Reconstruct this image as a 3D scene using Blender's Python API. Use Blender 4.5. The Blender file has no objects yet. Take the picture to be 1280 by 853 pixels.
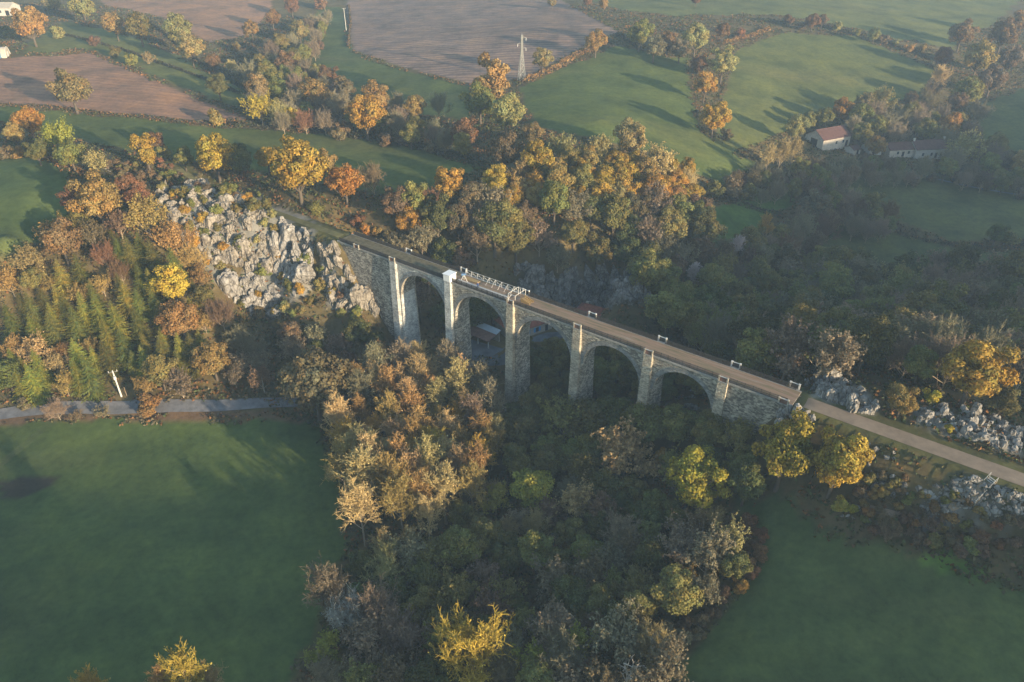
import bpy, math, random
import numpy as np
from mathutils import Vector, Matrix

# ------------------------------------------------------------------ camera, sky, sun, exposure
FPX, PITCH, CAMZ = 900.0, math.radians(32.0), 110.0        # focal length in photo pixels (1280 wide)
HAZE = 0.00032                                             # haze density per metre
SUN_EL = math.radians(9.0)
SUN_H = (0.73, -0.68)                                      # horizontal direction towards the sun
sc = bpy.context.scene
cd = bpy.data.cameras.new('camera'); cam = bpy.data.objects.new('camera', cd)
sc.collection.objects.link(cam)
cd.sensor_width = 36.0; cd.lens = FPX / 1280 * 36.0; cd.clip_start = 0.5; cd.clip_end = 20000
cam.location = (0, 0, CAMZ); cam.rotation_euler = (math.pi / 2 - PITCH, 0, 0)
sc.camera = cam
w = bpy.data.worlds.new('World'); sc.world = w; w.use_nodes = True
wn = w.node_tree.nodes; wl = w.node_tree.links
sky = wn.new('ShaderNodeTexSky'); sky.sky_type = 'NISHITA'; sky.sun_disc = False
sky.sun_elevation = SUN_EL
sky.sun_rotation = math.atan2(SUN_H[0], SUN_H[1])
sky.altitude = 100; sky.air_density = 1.3; sky.dust_density = 0.6; sky.ozone_density = 1.6
bg = wn['Background']; bg.inputs['Strength'].default_value = 0.15
wl.new(sky.outputs[0], bg.inputs[0])
sd = bpy.data.lights.new('sun', 'SUN'); so = bpy.data.objects.new('sun', sd); sc.collection.objects.link(so)
sd.energy = 4.8; sd.angle = math.radians(0.6); sd.color = (1.0, 0.79, 0.52)
sdir = Vector((SUN_H[0] * math.cos(SUN_EL), SUN_H[1] * math.cos(SUN_EL), math.sin(SUN_EL)))
so.rotation_euler = sdir.to_track_quat('Z', 'Y').to_euler(); so.location = sdir * 800
vs = sc.view_settings; vs.view_transform = 'Standard'; vs.look = 'None'; vs.gamma = 1.0
vs.use_curve_mapping = False; vs.exposure = 1.42
sc.cycles.volume_bounces = 1; sc.cycles.max_bounces = 5; sc.cycles.diffuse_bounces = 3
sc.cycles.transparent_max_bounces = 4; sc.cycles.transmission_bounces = 2; sc.cycles.glossy_bounces = 2

# ------------------------------------------------------------------ projection helpers (photo pixel <-> place)
CP, SP = math.cos(PITCH), math.sin(PITCH)
def ray(px, py):
    X = np.asarray(px, float) - 640; Y = 426.5 - np.asarray(py, float)
    return X, FPX * CP + Y * SP, Y * CP - FPX * SP
def at(px, py, z):
    x, y, d = ray(px, py); t = (CAMZ - z) / (-d)
    return np.array([x * t, y * t])
def project(x, y, z):
    x = np.asarray(x, float); y = np.asarray(y, float); dz = np.asarray(z, float) - CAMZ
    depth = y * CP - dz * SP; up = y * SP + dz * CP
    ok = depth > 1.0; dd = np.where(ok, depth, 1.0)
    return np.where(ok, 640 + FPX * x / dd, -9999), np.where(ok, 426.5 - FPX * up / dd, 9999), depth

def vnoise(x, y, seed=0):
    xi = np.floor(x).astype(np.int64); yi = np.floor(y).astype(np.int64); fx = x - xi; fy = y - yi
    def h(a, b):
        n = (a * 374761393 + b * 668265263 + seed * 1442695041) & 0x7fffffff
        n = ((n ^ (n >> 13)) * 1274126177) & 0x7fffffff
        return ((n ^ (n >> 16)) & 0xffff) / 65535.0
    u = fx * fx * (3 - 2 * fx); v = fy * fy * (3 - 2 * fy)
    return (h(xi, yi) * (1 - u) + h(xi + 1, yi) * u) * (1 - v) + (h(xi, yi + 1) * (1 - u) + h(xi + 1, yi + 1) * u) * v
def fbm(x, y, seed=0, o=4):
    s = 0; a = 0.5
    for k in range(o):
        s = s + a * vnoise(x, y, seed + k * 17); x = x * 2.03 + 5.1; y = y * 2.03 + 9.7; a *= 0.5
    return s
def inpoly(px, py, poly):
    px = np.asarray(px, float); py = np.asarray(py, float); r = np.zeros(px.shape, bool); n = len(poly)
    for i in range(n):
        x0, y0 = poly[i]; x1, y1 = poly[(i + 1) % n]
        if y0 == y1: continue
        c = ((y0 > py) != (y1 > py)) & (px < (x1 - x0) * (py - y0) / (y1 - y0) + x0)
        r ^= c
    return r

# ------------------------------------------------------------------ viaduct axis (near deck edge), deck level 30
DECK = 30.0; WID = 5.0
PIER_PX = [(492, 326), (561, 351), (640, 379), (723, 410), (812, 442), (905, 476)]
PW = np.array([at(a, b, DECK) for a, b in PIER_PX])
U = PW[-1] - PW[0]; U = U / np.hypot(*U); N = np.array([-U[1], U[0]])
if N[1] < 0: N = -N
ORG = PW[2] * 0 + PW.mean(0) + U * np.dot(PW[2] - PW.mean(0), U)
PS = [float(np.dot(p - ORG, U)) for p in PW]
S_LEFT = float(np.dot(at(425, 303, DECK) - ORG, U)); S_RIGHT = float(np.dot(at(985, 502, DECK) - ORG, U))
def axis_sw(x, y):
    return (x - ORG[0]) * U[0] + (y - ORG[1]) * U[1], (x - ORG[0]) * N[0] + (y - ORG[1]) * N[1]
def axis_xy(s, ww):
    return ORG[0] + U[0] * s + N[0] * ww, ORG[1] + U[1] * s + N[1] * ww

# ------------------------------------------------------------------ terrain
CTRL = '''0 560 5;200 560 4;380 540 3;0 700 5;200 700 4;380 700 2;0 852 6;200 852 4;400 852 1;300 620 3;0 517 6;150 510 6;330 505 6
0 450 12;100 440 13;200 440 13;290 430 11;0 380 22;120 370 23;230 360 24;50 310 31;150 300 33;110 240 38;180 225 37;30 240 40;0 290 38;60 200 41
200 235 37;260 236 38;310 262 36;370 285 33;345 270 34;280 290 30;250 330 24;300 380 13;340 400 8;350 350 18;390 370 11;430 318 26;430 385 8;470 350 20;480 400 4;390 430 7;440 440 4;500 400 2
520 430 0;560 480 -2;640 500 -2;720 510 1;800 515 7;860 515 13;905 512 18;950 510 24;500 600 0;600 700 0;700 800 3;600 852 2;500 800 0;800 700 5;860 760 9;700 600 1;800 600 4;880 640 8;930 620 12
980 640 15;1100 690 17;1280 720 19;900 852 12;1100 852 15;1280 852 18;960 720 14;1060 660 18;1200 680 20;1150 650 20;1080 600 23;1180 612 25;1250 625 26;1020 560 23
1060 497 31;1150 528 31;1240 556 31;1100 470 27;1200 490 27;1280 510 27;1030 470 28
600 420 1;680 425 0;750 400 1;640 400 2;690 372 4;760 372 4;720 360 8;650 328 25;780 335 24;850 400 5;900 430 8;950 400 3;1000 440 14;1000 350 2;1100 400 6;1200 400 10;1280 430 15;1100 340 2;1200 340 4;1280 350 6
560 345 14;520 315 22;620 290 27;700 280 27;800 290 20;700 220 32;800 220 28;850 260 18;560 250 30;480 270 30
430 210 31;300 160 34;550 195 31;150 150 37;480 130 30;300 240 31;200 200 35;50 100 42;200 100 40;300 70 36;440 60 36;600 50 41;700 40 44;750 150 36;640 160 33;900 200 24;930 260 14;1000 250 12;1050 290 8;1150 240 10;1250 270 8;1250 230 9;1040 180 17;1150 180 15
1000 110 28;1100 80 32;1150 40 38;1250 50 34;1270 150 18;850 50 42;900 10 46;1000 10 46;1280 0 42;640 0 46;300 0 44;0 0 48;0 60 46;400 20 38'''
CXY = []; CZ = []
for tok in CTRL.replace('\n', ';').split(';'):
    a, b, z = map(float, tok.split()); CXY.append(at(a, b, z)); CZ.append(z)
for (x, y, z) in [(-300, 0, 8), (-150, -100, 8), (0, -60, 8), (60, 0, 14), (120, 30, 18), (-700, 200, 20), (-800, 700, 52), (800, 700, 44),
                  (0, 900, 55), (500, 1000, 50), (-500, 1000, 58), (700, 200, 22), (300, 90, 24), (0, -400, 12), (-500, -300, 14), (-2500, 0, 30), (-2000, 2500, 70),
                  (0, 3000, 70), (2500, 2500, 60), (3000, 0, 40), (2000, -2500, 40), (-1500, -2500, 30), (0, -3500, 40), (-160, 60, 6)]:
    CXY.append(np.array([x, y])); CZ.append(z)
CXY = np.array(CXY); CZ = np.array(CZ, float)
def _k(r): return r
D = np.hypot(CXY[:, None, 0] - CXY[None, :, 0], CXY[:, None, 1] - CXY[None, :, 1])
n = len(CZ); A = np.zeros((n + 1, n + 1)); A[:n, :n] = _k(D) - np.eye(n) * 1.2; A[:n, n] = 1; A[n, :n] = 1
RW = np.linalg.solve(A, np.append(CZ, 0.0))
# hill behind the photographer, towards the low sun: its crest shades the near valley
LANE_X = [-400, -150, 0, 12, 28, 45, 80, 92, 112, 150, 250, 350, 500, 800]
LANE_Z = [34, 35, 34, 27, 24.5, 18.5, 16, 21, 27, 34, 39, 36, 34, 30]
DCREST = -170.0
PADS = [tuple(at(660, 412, 1)) + (11.0, 0.6), tuple(at(744, 386, 5.0)) + (9.0, 0.6), tuple(at(604, 424, 1)) + (8.0, 0.4), tuple(at(700, 415, 1)) + (10.0, 0.5)]
def terrain(x, y, detail=True):
    x = np.asarray(x, float); y = np.asarray(y, float); shp = x.shape; xf = x.ravel(); yf = y.ravel(); out = np.empty(xf.shape)
    for i in range(0, len(xf), 20000):
        a = xf[i:i + 20000]; b = yf[i:i + 20000]
        out[i:i + 20000] = _k(np.hypot(a[:, None] - CXY[None, :, 0], b[:, None] - CXY[None, :, 1])) @ RW[:n] + RW[n]
    d = -(xf * SUN_H[0] + yf * SUN_H[1]); lane = xf * -SUN_H[1] + yf * SUN_H[0]
    crest = np.interp(lane, LANE_X, LANE_Z) + (-DCREST) * math.tan(SUN_EL)
    fade = np.clip((1500 - np.abs(lane)) / 700, 0, 1)
    prof = np.exp(-((d - DCREST) / np.where(d > DCREST, 62.0, 260.0)) ** 2) * fade
    out = out * (1 - prof) + np.maximum(crest, out) * prof
    if detail:
        out = out + (fbm(xf / 14, yf / 14, 3) - 0.47) * 0.9 * np.clip(1 - prof * 2, 0, 1)
    for cx, cy, rad, zz in PADS:                              # levelled yard of the houses behind the viaduct
        kk = np.clip((rad + 6 - np.hypot(xf - cx, yf - cy)) / 6, 0, 1); kk = kk * kk * (3 - 2 * kk); out = out * (1 - kk) + zz * kk
    # old railway bed: level cutting / bank on both sides of the viaduct
    s, ww = axis_sw(xf, yf); c = np.abs(ww - WID / 2)
    left = np.clip((S_LEFT + 6 - s) / 8, 0, 1) * np.clip((s - S_LEFT + 95) / 40, 0, 1)
    right = np.clip((s - S_RIGHT + 6) / 8, 0, 1) * np.clip((S_RIGHT + 190 - s) / 60, 0, 1)
    k = np.maximum(left, right) * np.clip((7.0 - c) / 3.4, 0, 1); k = k * k * (3 - 2 * k)
    out = out * (1 - k) + (DECK - 0.05) * k
    return out.reshape(shp)

def axis_grid(lo, hi, step, far):
    g = list(np.arange(lo, hi + step / 2, step)); st = step; a, b = g[0], g[-1]; left = []; right = []
    while a > -far: st *= 1.16; a -= st; left.append(a)
    st = step
    while b < far: st *= 1.16; b += st; right.append(b)
    return np.array(left[::-1] + g + right)
GX = axis_grid(-470, 470, 1.7, 5000); GY = axis_grid(36, 660, 1.7, 5000)
MX, MY = np.meshgrid(GX, GY); MZ = terrain(MX, MY)
def height(x, y):
    x = np.asarray(x, float); y = np.asarray(y, float)
    i = np.clip(np.searchsorted(GX, x) - 1, 0, len(GX) - 2); j = np.clip(np.searchsorted(GY, y) - 1, 0, len(GY) - 2)
    fx = (x - GX[i]) / (GX[i + 1] - GX[i]); fy = (y - GY[j]) / (GY[j + 1] - GY[j])
    return (MZ[j, i] * (1 - fx) + MZ[j, i + 1] * fx) * (1 - fy) + (MZ[j + 1, i] * (1 - fx) + MZ[j + 1, i + 1] * fx) * fy
def hit(px, py, frac=0.0, rpx=0.0, ratio=1.0, hm=None):
    """where the ray of a photo pixel passes at the crown height of a thing that stands on the ground (vectorised)"""
    px = np.atleast_1d(np.asarray(px, float)); py = np.atleast_1d(np.asarray(py, float))
    rx, ry, rz = ray(px, py); L = np.sqrt(rx * rx + ry * ry + rz * rz)
    best = np.full(px.shape, np.nan); done = np.zeros(px.shape, bool); prev = None
    for t in np.concatenate([np.arange(50, 400, 1.0), np.arange(400, 1300, 3.0)]):
        x, y, z = rx / L * t, ry / L * t, CAMZ + rz / L * t
        hh = hm if hm is not None else (rpx * t * FPX / L / FPX) / ratio
        g = z - height(x, y) - frac * hh
        new = (g <= 0) & ~done
        best = np.where(new, t, best); done |= new
        if done.all(): break
    best = np.where(done, best, 1300.0)
    return rx / L * best, ry / L * best, best * FPX / L       # x, y, depth along the optical axis
# ------------------------------------------------------------------ mesh and object helpers
COL = sc.collection
def link(o, parent=None):
    COL.objects.link(o)
    if parent is not None: o.parent = parent
    return o
def mesh_np(name, V, F, mats=(), smooth=False, attrs=None):
    """V (n,3); F (m,3) or (m,4) numpy; attrs {name: (m,3) face colours}"""
    V = np.asarray(V, np.float32); F = np.asarray(F, np.int32); k = F.shape[1]
    me = bpy.data.meshes.new(name); me.vertices.add(len(V)); me.vertices.foreach_set('co', V.ravel())
    me.loops.add(F.size); me.loops.foreach_set('vertex_index', F.ravel())
    me.polygons.add(len(F)); me.polygons.foreach_set('loop_start', np.arange(0, F.size, k, dtype=np.int32))
    if smooth: me.polygons.foreach_set('use_smooth', np.ones(len(F), bool))
    for a, c in (attrs or {}).items():
        at_ = me.attributes.new(a, 'FLOAT_COLOR', 'FACE' if len(c) == len(F) and len(c) != len(V) else 'POINT')
        at_.data.foreach_set('color', np.hstack([np.asarray(c, np.float32), np.ones((len(c), 1), np.float32)]).ravel())
    me.update()
    for m in mats: me.materials.append(m)
    return me
class MB:
    def __init__(s): s.v = []; s.f = []
    def quad(s, a, b, c, d):
        i = len(s.v); s.v += [a, b, c, d]; s.f.append((i, i + 1, i + 2, i + 3))
    def tri(s, a, b, c):
        i = len(s.v); s.v += [a, b, c]; s.f.append((i, i + 1, i + 2))
    def hexa(s, p):                      # 8 points: bottom 4, top 4, counter-clockwise from above
        i = len(s.v); s.v += [tuple(q) for q in p]
        for f in ((3, 2, 1, 0), (4, 5, 6, 7), (0, 1, 5, 4), (1, 2, 6, 5), (2, 3, 7, 6), (3, 0, 4, 7)):
            s.f.append(tuple(i + k for k in f))
    def box(s, x0, x1, y0, y1, z0, z1):
        s.hexa([(x0, y0, z0), (x1, y0, z0), (x1, y1, z0), (x0, y1, z0), (x0, y0, z1), (x1, y0, z1), (x1, y1, z1), (x0, y1, z1)])
    def bar(s, a, b, r0, r1=None, sides=6):
        r1 = r0 if r1 is None else r1
        a = Vector(a); b = Vector(b); d = (b - a)
        if d.length < 1e-6: return
        d.normalize(); u = d.orthogonal().normalized(); v = d.cross(u); i = len(s.v)
        for p, r in ((a, r0), (b, r1)):
            for k in range(sides):
                t = 2 * math.pi * k / sides; s.v.append(tuple(p + u * (r * math.cos(t)) + v * (r * math.sin(t))))
        for k in range(sides): s.f.append((i + k, i + (k + 1) % sides, i + sides + (k + 1) % sides, i + sides + k))
        s.f.append(tuple(i + k for k in range(sides))[::-1]); s.f.append(tuple(i + sides + k for k in range(sides)))
    def build(s, name, mat, parent=None, smooth=False, loc=None):
        me = bpy.data.meshes.new(name); me.from_pydata(s.v, [], s.f); me.update()
        if mat: me.materials.append(mat)
        if smooth: me.polygons.foreach_set('use_smooth', np.ones(len(me.polygons), bool))
        o = bpy.data.objects.new(name, me); link(o, parent)
        if loc is not None: o.location = loc
        return o
def tag(o, label, cat=None, group=None, kind=None):
    if label: o['label'] = label
    if cat: o['category'] = cat
    if group: o['group'] = group
    if kind: o['kind'] = kind
    return o
def empty(name, loc=(0, 0, 0), rz=0.0):
    o = bpy.data.objects.new(name, None); o.location = loc; o.rotation_euler = (0, 0, rz); o.empty_display_size = 0.5
    return link(o)

# ------------------------------------------------------------------ materials
def newmat(name):
    m = bpy.data.materials.new(name); m.use_nodes = True; nt = m.node_tree
    return m, nt, nt.nodes['Principled BSDF'], nt.nodes, nt.links
def simple(name, col, rough=0.8, noise=0.25, scale=3.0, bump=0.0, metal=0.0, detail=6):
    m, nt, b, nd, ln = newmat(name); b.inputs['Roughness'].default_value = rough; b.inputs['Metallic'].default_value = metal
    b.inputs['Specular IOR Level'].default_value = 0.25
    tc = nd.new('ShaderNodeTexCoord'); nz = nd.new('ShaderNodeTexNoise'); nz.inputs['Scale'].default_value = scale; nz.inputs['Detail'].default_value = detail
    nz.inputs['Roughness'].default_value = 0.65
    ln.new(tc.outputs['Object'], nz.inputs['Vector'])
    cr = nd.new('ShaderNodeValToRGB'); cr.color_ramp.elements[0].position = 0.3; cr.color_ramp.elements[1].position = 0.7
    cr.color_ramp.elements[0].color = tuple(c * (1 - noise) for c in col) + (1,); cr.color_ramp.elements[1].color = tuple(min(1, c * (1 + noise)) for c in col) + (1,)
    ln.new(nz.outputs['Fac'], cr.inputs['Fac']); ln.new(cr.outputs['Color'], b.inputs['Base Color'])
    if bump:
        bp = nd.new('ShaderNodeBump'); bp.inputs['Strength'].default_value = bump; bp.inputs['Distance'].default_value = 0.15
        ln.new(nz.outputs['Fac'], bp.inputs['Height']); ln.new(bp.outputs['Normal'], b.inputs['Normal'])
    return m
def ramp(nd, stops):
    cr = nd.new('ShaderNodeValToRGB'); e = cr.color_ramp.elements
    e[0].position, e[0].color = stops[0][0], tuple(stops[0][1]) + (1,)
    e[1].position, e[1].color = stops[-1][0], tuple(stops[-1][1]) + (1,)
    for p, c in stops[1:-1]:
        x = e.new(p); x.color = tuple(c) + (1,)
    return cr
def foliage_mat(name, trans=0.3, attr='var'):
    """leaf colour = object colour x per-leaf variation"""
    m, nt, b, nd, ln = newmat(name)
    oi = nd.new('ShaderNodeObjectInfo'); at_ = nd.new('ShaderNodeAttribute'); at_.attribute_name = attr
    mx = nd.new('ShaderNodeMix'); mx.data_type = 'RGBA'; mx.blend_type = 'MULTIPLY'; mx.inputs[0].default_value = 1.0
    ln.new(oi.outputs['Color'], mx.inputs[6]); ln.new(at_.outputs['Color'], mx.inputs[7])
    b.inputs['Roughness'].default_value = 0.75; b.inputs['Specular IOR Level'].default_value = 0.15
    ln.new(mx.outputs[2], b.inputs['Base Color'])
    tr = nd.new('ShaderNodeBsdfTranslucent'); ln.new(mx.outputs[2], tr.inputs['Color'])
    ms = nd.new('ShaderNodeMixShader'); ms.inputs[0].default_value = trans
    ln.new(b.outputs[0], ms.inputs[1]); ln.new(tr.outputs[0], ms.inputs[2]); ln.new(ms.outputs[0], nd['Material Output'].inputs['Surface'])
    return m
def attr_mat(name, attr='Col', rough=0.9, trans=0.0):
    m, nt, b, nd, ln = newmat(name); a = nd.new('ShaderNodeAttribute'); a.attribute_name = attr
    b.inputs['Roughness'].default_value = rough; b.inputs['Specular IOR Level'].default_value = 0.15
    ln.new(a.outputs['Color'], b.inputs['Base Color'])
    return m
def stone_mat(name, dark, mid, light, sx=1.4, stain=0.5):
    """coursed rubble masonry: uneven blocks with recessed mortar, plus weather stains"""
    m, nt, b, nd, ln = newmat(name); b.inputs['Roughness'].default_value = 0.9; b.inputs['Specular IOR Level'].default_value = 0.2
    tc = nd.new('ShaderNodeTexCoord'); mp = nd.new('ShaderNodeMapping'); mp.inputs['Scale'].default_value = (sx, sx, sx * 1.9)
    vo = nd.new('ShaderNodeTexVoronoi'); vo.inputs['Scale'].default_value = 1.0
    ln.new(tc.outputs['Object'], mp.inputs['Vector']); ln.new(mp.outputs['Vector'], vo.inputs['Vector'])
    cr = ramp(nd, [(0.1, dark), (0.5, mid), (0.95, light)])
    sep = nd.new('ShaderNodeSeparateColor'); ln.new(vo.outputs['Color'], sep.inputs[0]); ln.new(sep.outputs[0], cr.inputs['Fac'])
    nz = nd.new('ShaderNodeTexNoise'); nz.inputs['Scale'].default_value = 0.35; nz.inputs['Detail'].default_value = 8; nz.inputs['Roughness'].default_value = 0.7
    ln.new(tc.outputs['Object'], nz.inputs['Vector'])
    c2 = ramp(nd, [(0.35, (1 - stain,) * 3), (0.62, (1.15, 1.15, 1.12))]); ln.new(nz.outputs['Fac'], c2.inputs['Fac'])
    mx = nd.new('ShaderNodeMix'); mx.data_type = 'RGBA'; mx.blend_type = 'MULTIPLY'; mx.inputs[0].default_value = 1.0
    ln.new(cr.outputs['Color'], mx.inputs[6]); ln.new(c2.outputs['Color'], mx.inputs[7]); ln.new(mx.outputs[2], b.inputs['Base Color'])
    bp = nd.new('ShaderNodeBump'); bp.inputs['Strength'].default_value = 0.6; bp.inputs['Distance'].default_value = 0.12; bp.invert = True
    ln.new(vo.outputs['Distance'], bp.inputs['Height']); ln.new(bp.outputs['Normal'], b.inputs['Normal'])
    return m
def rock_mat(name, light=(0.31, 0.28, 0.24), mid=(0.19, 0.17, 0.145), dark=(0.045, 0.04, 0.033)):
    m, nt, b, nd, ln = newmat(name); b.inputs['Roughness'].default_value = 0.9; b.inputs['Specular IOR Level'].default_value = 0.2
    tc = nd.new('ShaderNodeTexCoord'); ge = nd.new('ShaderNodeNewGeometry')
    nz = nd.new('ShaderNodeTexNoise'); nz.inputs['Scale'].default_value = 0.55; nz.inputs['Detail'].default_value = 10; nz.inputs['Roughness'].default_value = 0.72
    ln.new(ge.outputs['Position'], nz.inputs['Vector'])
    cr = ramp(nd, [(0.30, dark), (0.43, mid), (0.60, light), (0.8, tuple(c * 1.2 for c in light))]); ln.new(nz.outputs['Fac'], cr.inputs['Fac'])
    mp = nd.new('ShaderNodeMapping'); mp.inputs['Scale'].default_value = (0.9, 0.9, 0.35); ln.new(ge.outputs['Position'], mp.inputs['Vector'])
    vo = nd.new('ShaderNodeTexVoronoi'); vo.feature = 'DISTANCE_TO_EDGE'; ln.new(mp.outputs['Vector'], vo.inputs['Vector'])
    vo.inputs['Scale'].default_value = 0.9
    c2 = ramp(nd, [(0.0, (0.3, 0.28, 0.25)), (0.1, (1, 1, 1))]); ln.new(vo.outputs['Distance'], c2.inputs['Fac'])
    mx = nd.new('ShaderNodeMix'); mx.data_type = 'RGBA'; mx.blend_type = 'MULTIPLY'; mx.inputs[0].default_value = 0.8
    ln.new(cr.outputs['Color'], mx.inputs[6]); ln.new(c2.outputs['Color'], mx.inputs[7]); ln.new(mx.outputs[2], b.inputs['Base Color'])
    bp = nd.new('ShaderNodeBump'); bp.inputs['Strength'].default_value = 0.8; bp.inputs['Distance'].default_value = 0.5
    ln.new(nz.outputs['Fac'], bp.inputs['Height']); ln.new(bp.outputs['Normal'], b.inputs['Normal'])
    return m
M = {}
M['leaf'] = foliage_mat('leaf', 0.3); M['twig'] = foliage_mat('twig', 0.0)
M['bark'] = simple('bark', (0.10, 0.08, 0.06), 0.95, 0.4, 4, 0.4)
M['pale_bark'] = simple('pale_bark', (0.30, 0.24, 0.17), 0.95, 0.35, 4, 0.3)
M['dead_wood'] = simple('dead_wood', (0.55, 0.48, 0.40), 0.9, 0.2, 4, 0.2)
M['scrub'] = attr_mat('scrub')
M['stone'] = stone_mat('viaduct_stone', (0.15, 0.135, 0.12), (0.27, 0.245, 0.21), (0.45, 0.41, 0.345), 1.9, 0.45)
M['pale_stone'] = stone_mat('limed_stone', (0.30, 0.30, 0.295), (0.42, 0.42, 0.41), (0.56, 0.56, 0.54), 2.4, 0.4)
M['quoin'] = stone_mat('dressed_stone', (0.14, 0.145, 0.15), (0.19, 0.195, 0.20), (0.25, 0.25, 0.25), 2.0, 0.3)
M['buttress'] = stone_mat('buttress_stone', (0.24, 0.215, 0.18), (0.34, 0.305, 0.25), (0.46, 0.41, 0.33), 2.4, 0.35)
M['cornice'] = simple('cornice_stone', (0.27, 0.26, 0.24), 0.9, 0.25, 1.5, 0.2)
M['white_paint'] = simple('white_paint', (0.55, 0.54, 0.52), 0.6, 0.12, 2.0)
M['white_panel'] = simple('white_panel', (0.78, 0.78, 0.78), 0.5, 0.06, 1.0)
M['iron'] = simple('railing_iron', (0.055, 0.05, 0.048), 0.7, 0.4, 3.0)
M['steel'] = simple('galvanised_steel', (0.27, 0.27, 0.26), 0.5, 0.15, 2.0, metal=0.4)
M['yellow_paint'] = simple('yellow_paint', (0.33, 0.22, 0.09), 0.6, 0.2, 2.0)
M['timber'] = simple('timber', (0.30, 0.22, 0.14), 0.9, 0.3, 3.0)
M['concrete'] = simple('concrete', (0.42, 0.41, 0.39), 0.85, 0.2, 2.0)
M['asphalt'] = simple('asphalt', (0.14, 0.14, 0.15), 0.9, 0.3, 0.6)
M['yard'] = simple('yard_asphalt', (0.10, 0.11, 0.125), 0.9, 0.35, 0.4)
M['render'] = simple('lime_render', (0.45, 0.40, 0.34), 0.9, 0.25, 0.8)
M['white_render'] = simple('white_render', (0.42, 0.40, 0.37), 0.9, 0.15, 0.8)
M['tile'] = simple('clay_tile', (0.25, 0.085, 0.055), 0.85, 0.4, 1.2, 0.3)
M['slate'] = simple('dark_red_tile', (0.095, 0.05, 0.045), 0.85, 0.35, 1.2, 0.3)
M['rust_sheet'] = simple('rusty_sheet', (0.16, 0.09, 0.07), 0.8, 0.4, 1.0)
M['clear_sheet'] = simple('translucent_sheet', (0.36, 0.42, 0.47), 0.35, 0.12, 1.5)
M['blue_paint'] = simple('blue_paint', (0.10, 0.32, 0.60), 0.5, 0.12, 2.0)
M['tarp_blue'] = simple('blue_tarp', (0.09, 0.17, 0.30), 0.45, 0.25, 1.0)
M['cream'] = simple('cream_sheet', (0.42, 0.37, 0.30), 0.6, 0.12, 1.0)
M['dark'] = simple('dark_opening', (0.02, 0.02, 0.022), 0.9, 0.2, 1.0)
M['glass'] = simple('window_glass', (0.04, 0.05, 0.06), 0.15, 0.1, 1.0)
M['rock'] = rock_mat('outcrop_rock'); M['white_rock'] = rock_mat('white_rock', (0.33, 0.315, 0.295), (0.20, 0.19, 0.18), (0.05, 0.047, 0.042))
M['dark_rock'] = rock_mat('quarry_rock', (0.24, 0.23, 0.22), (0.12, 0.115, 0.11), (0.045, 0.04, 0.035))
M['water'] = simple('stream_water', (0.10, 0.13, 0.16), 0.08, 0.2, 0.5)

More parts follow.
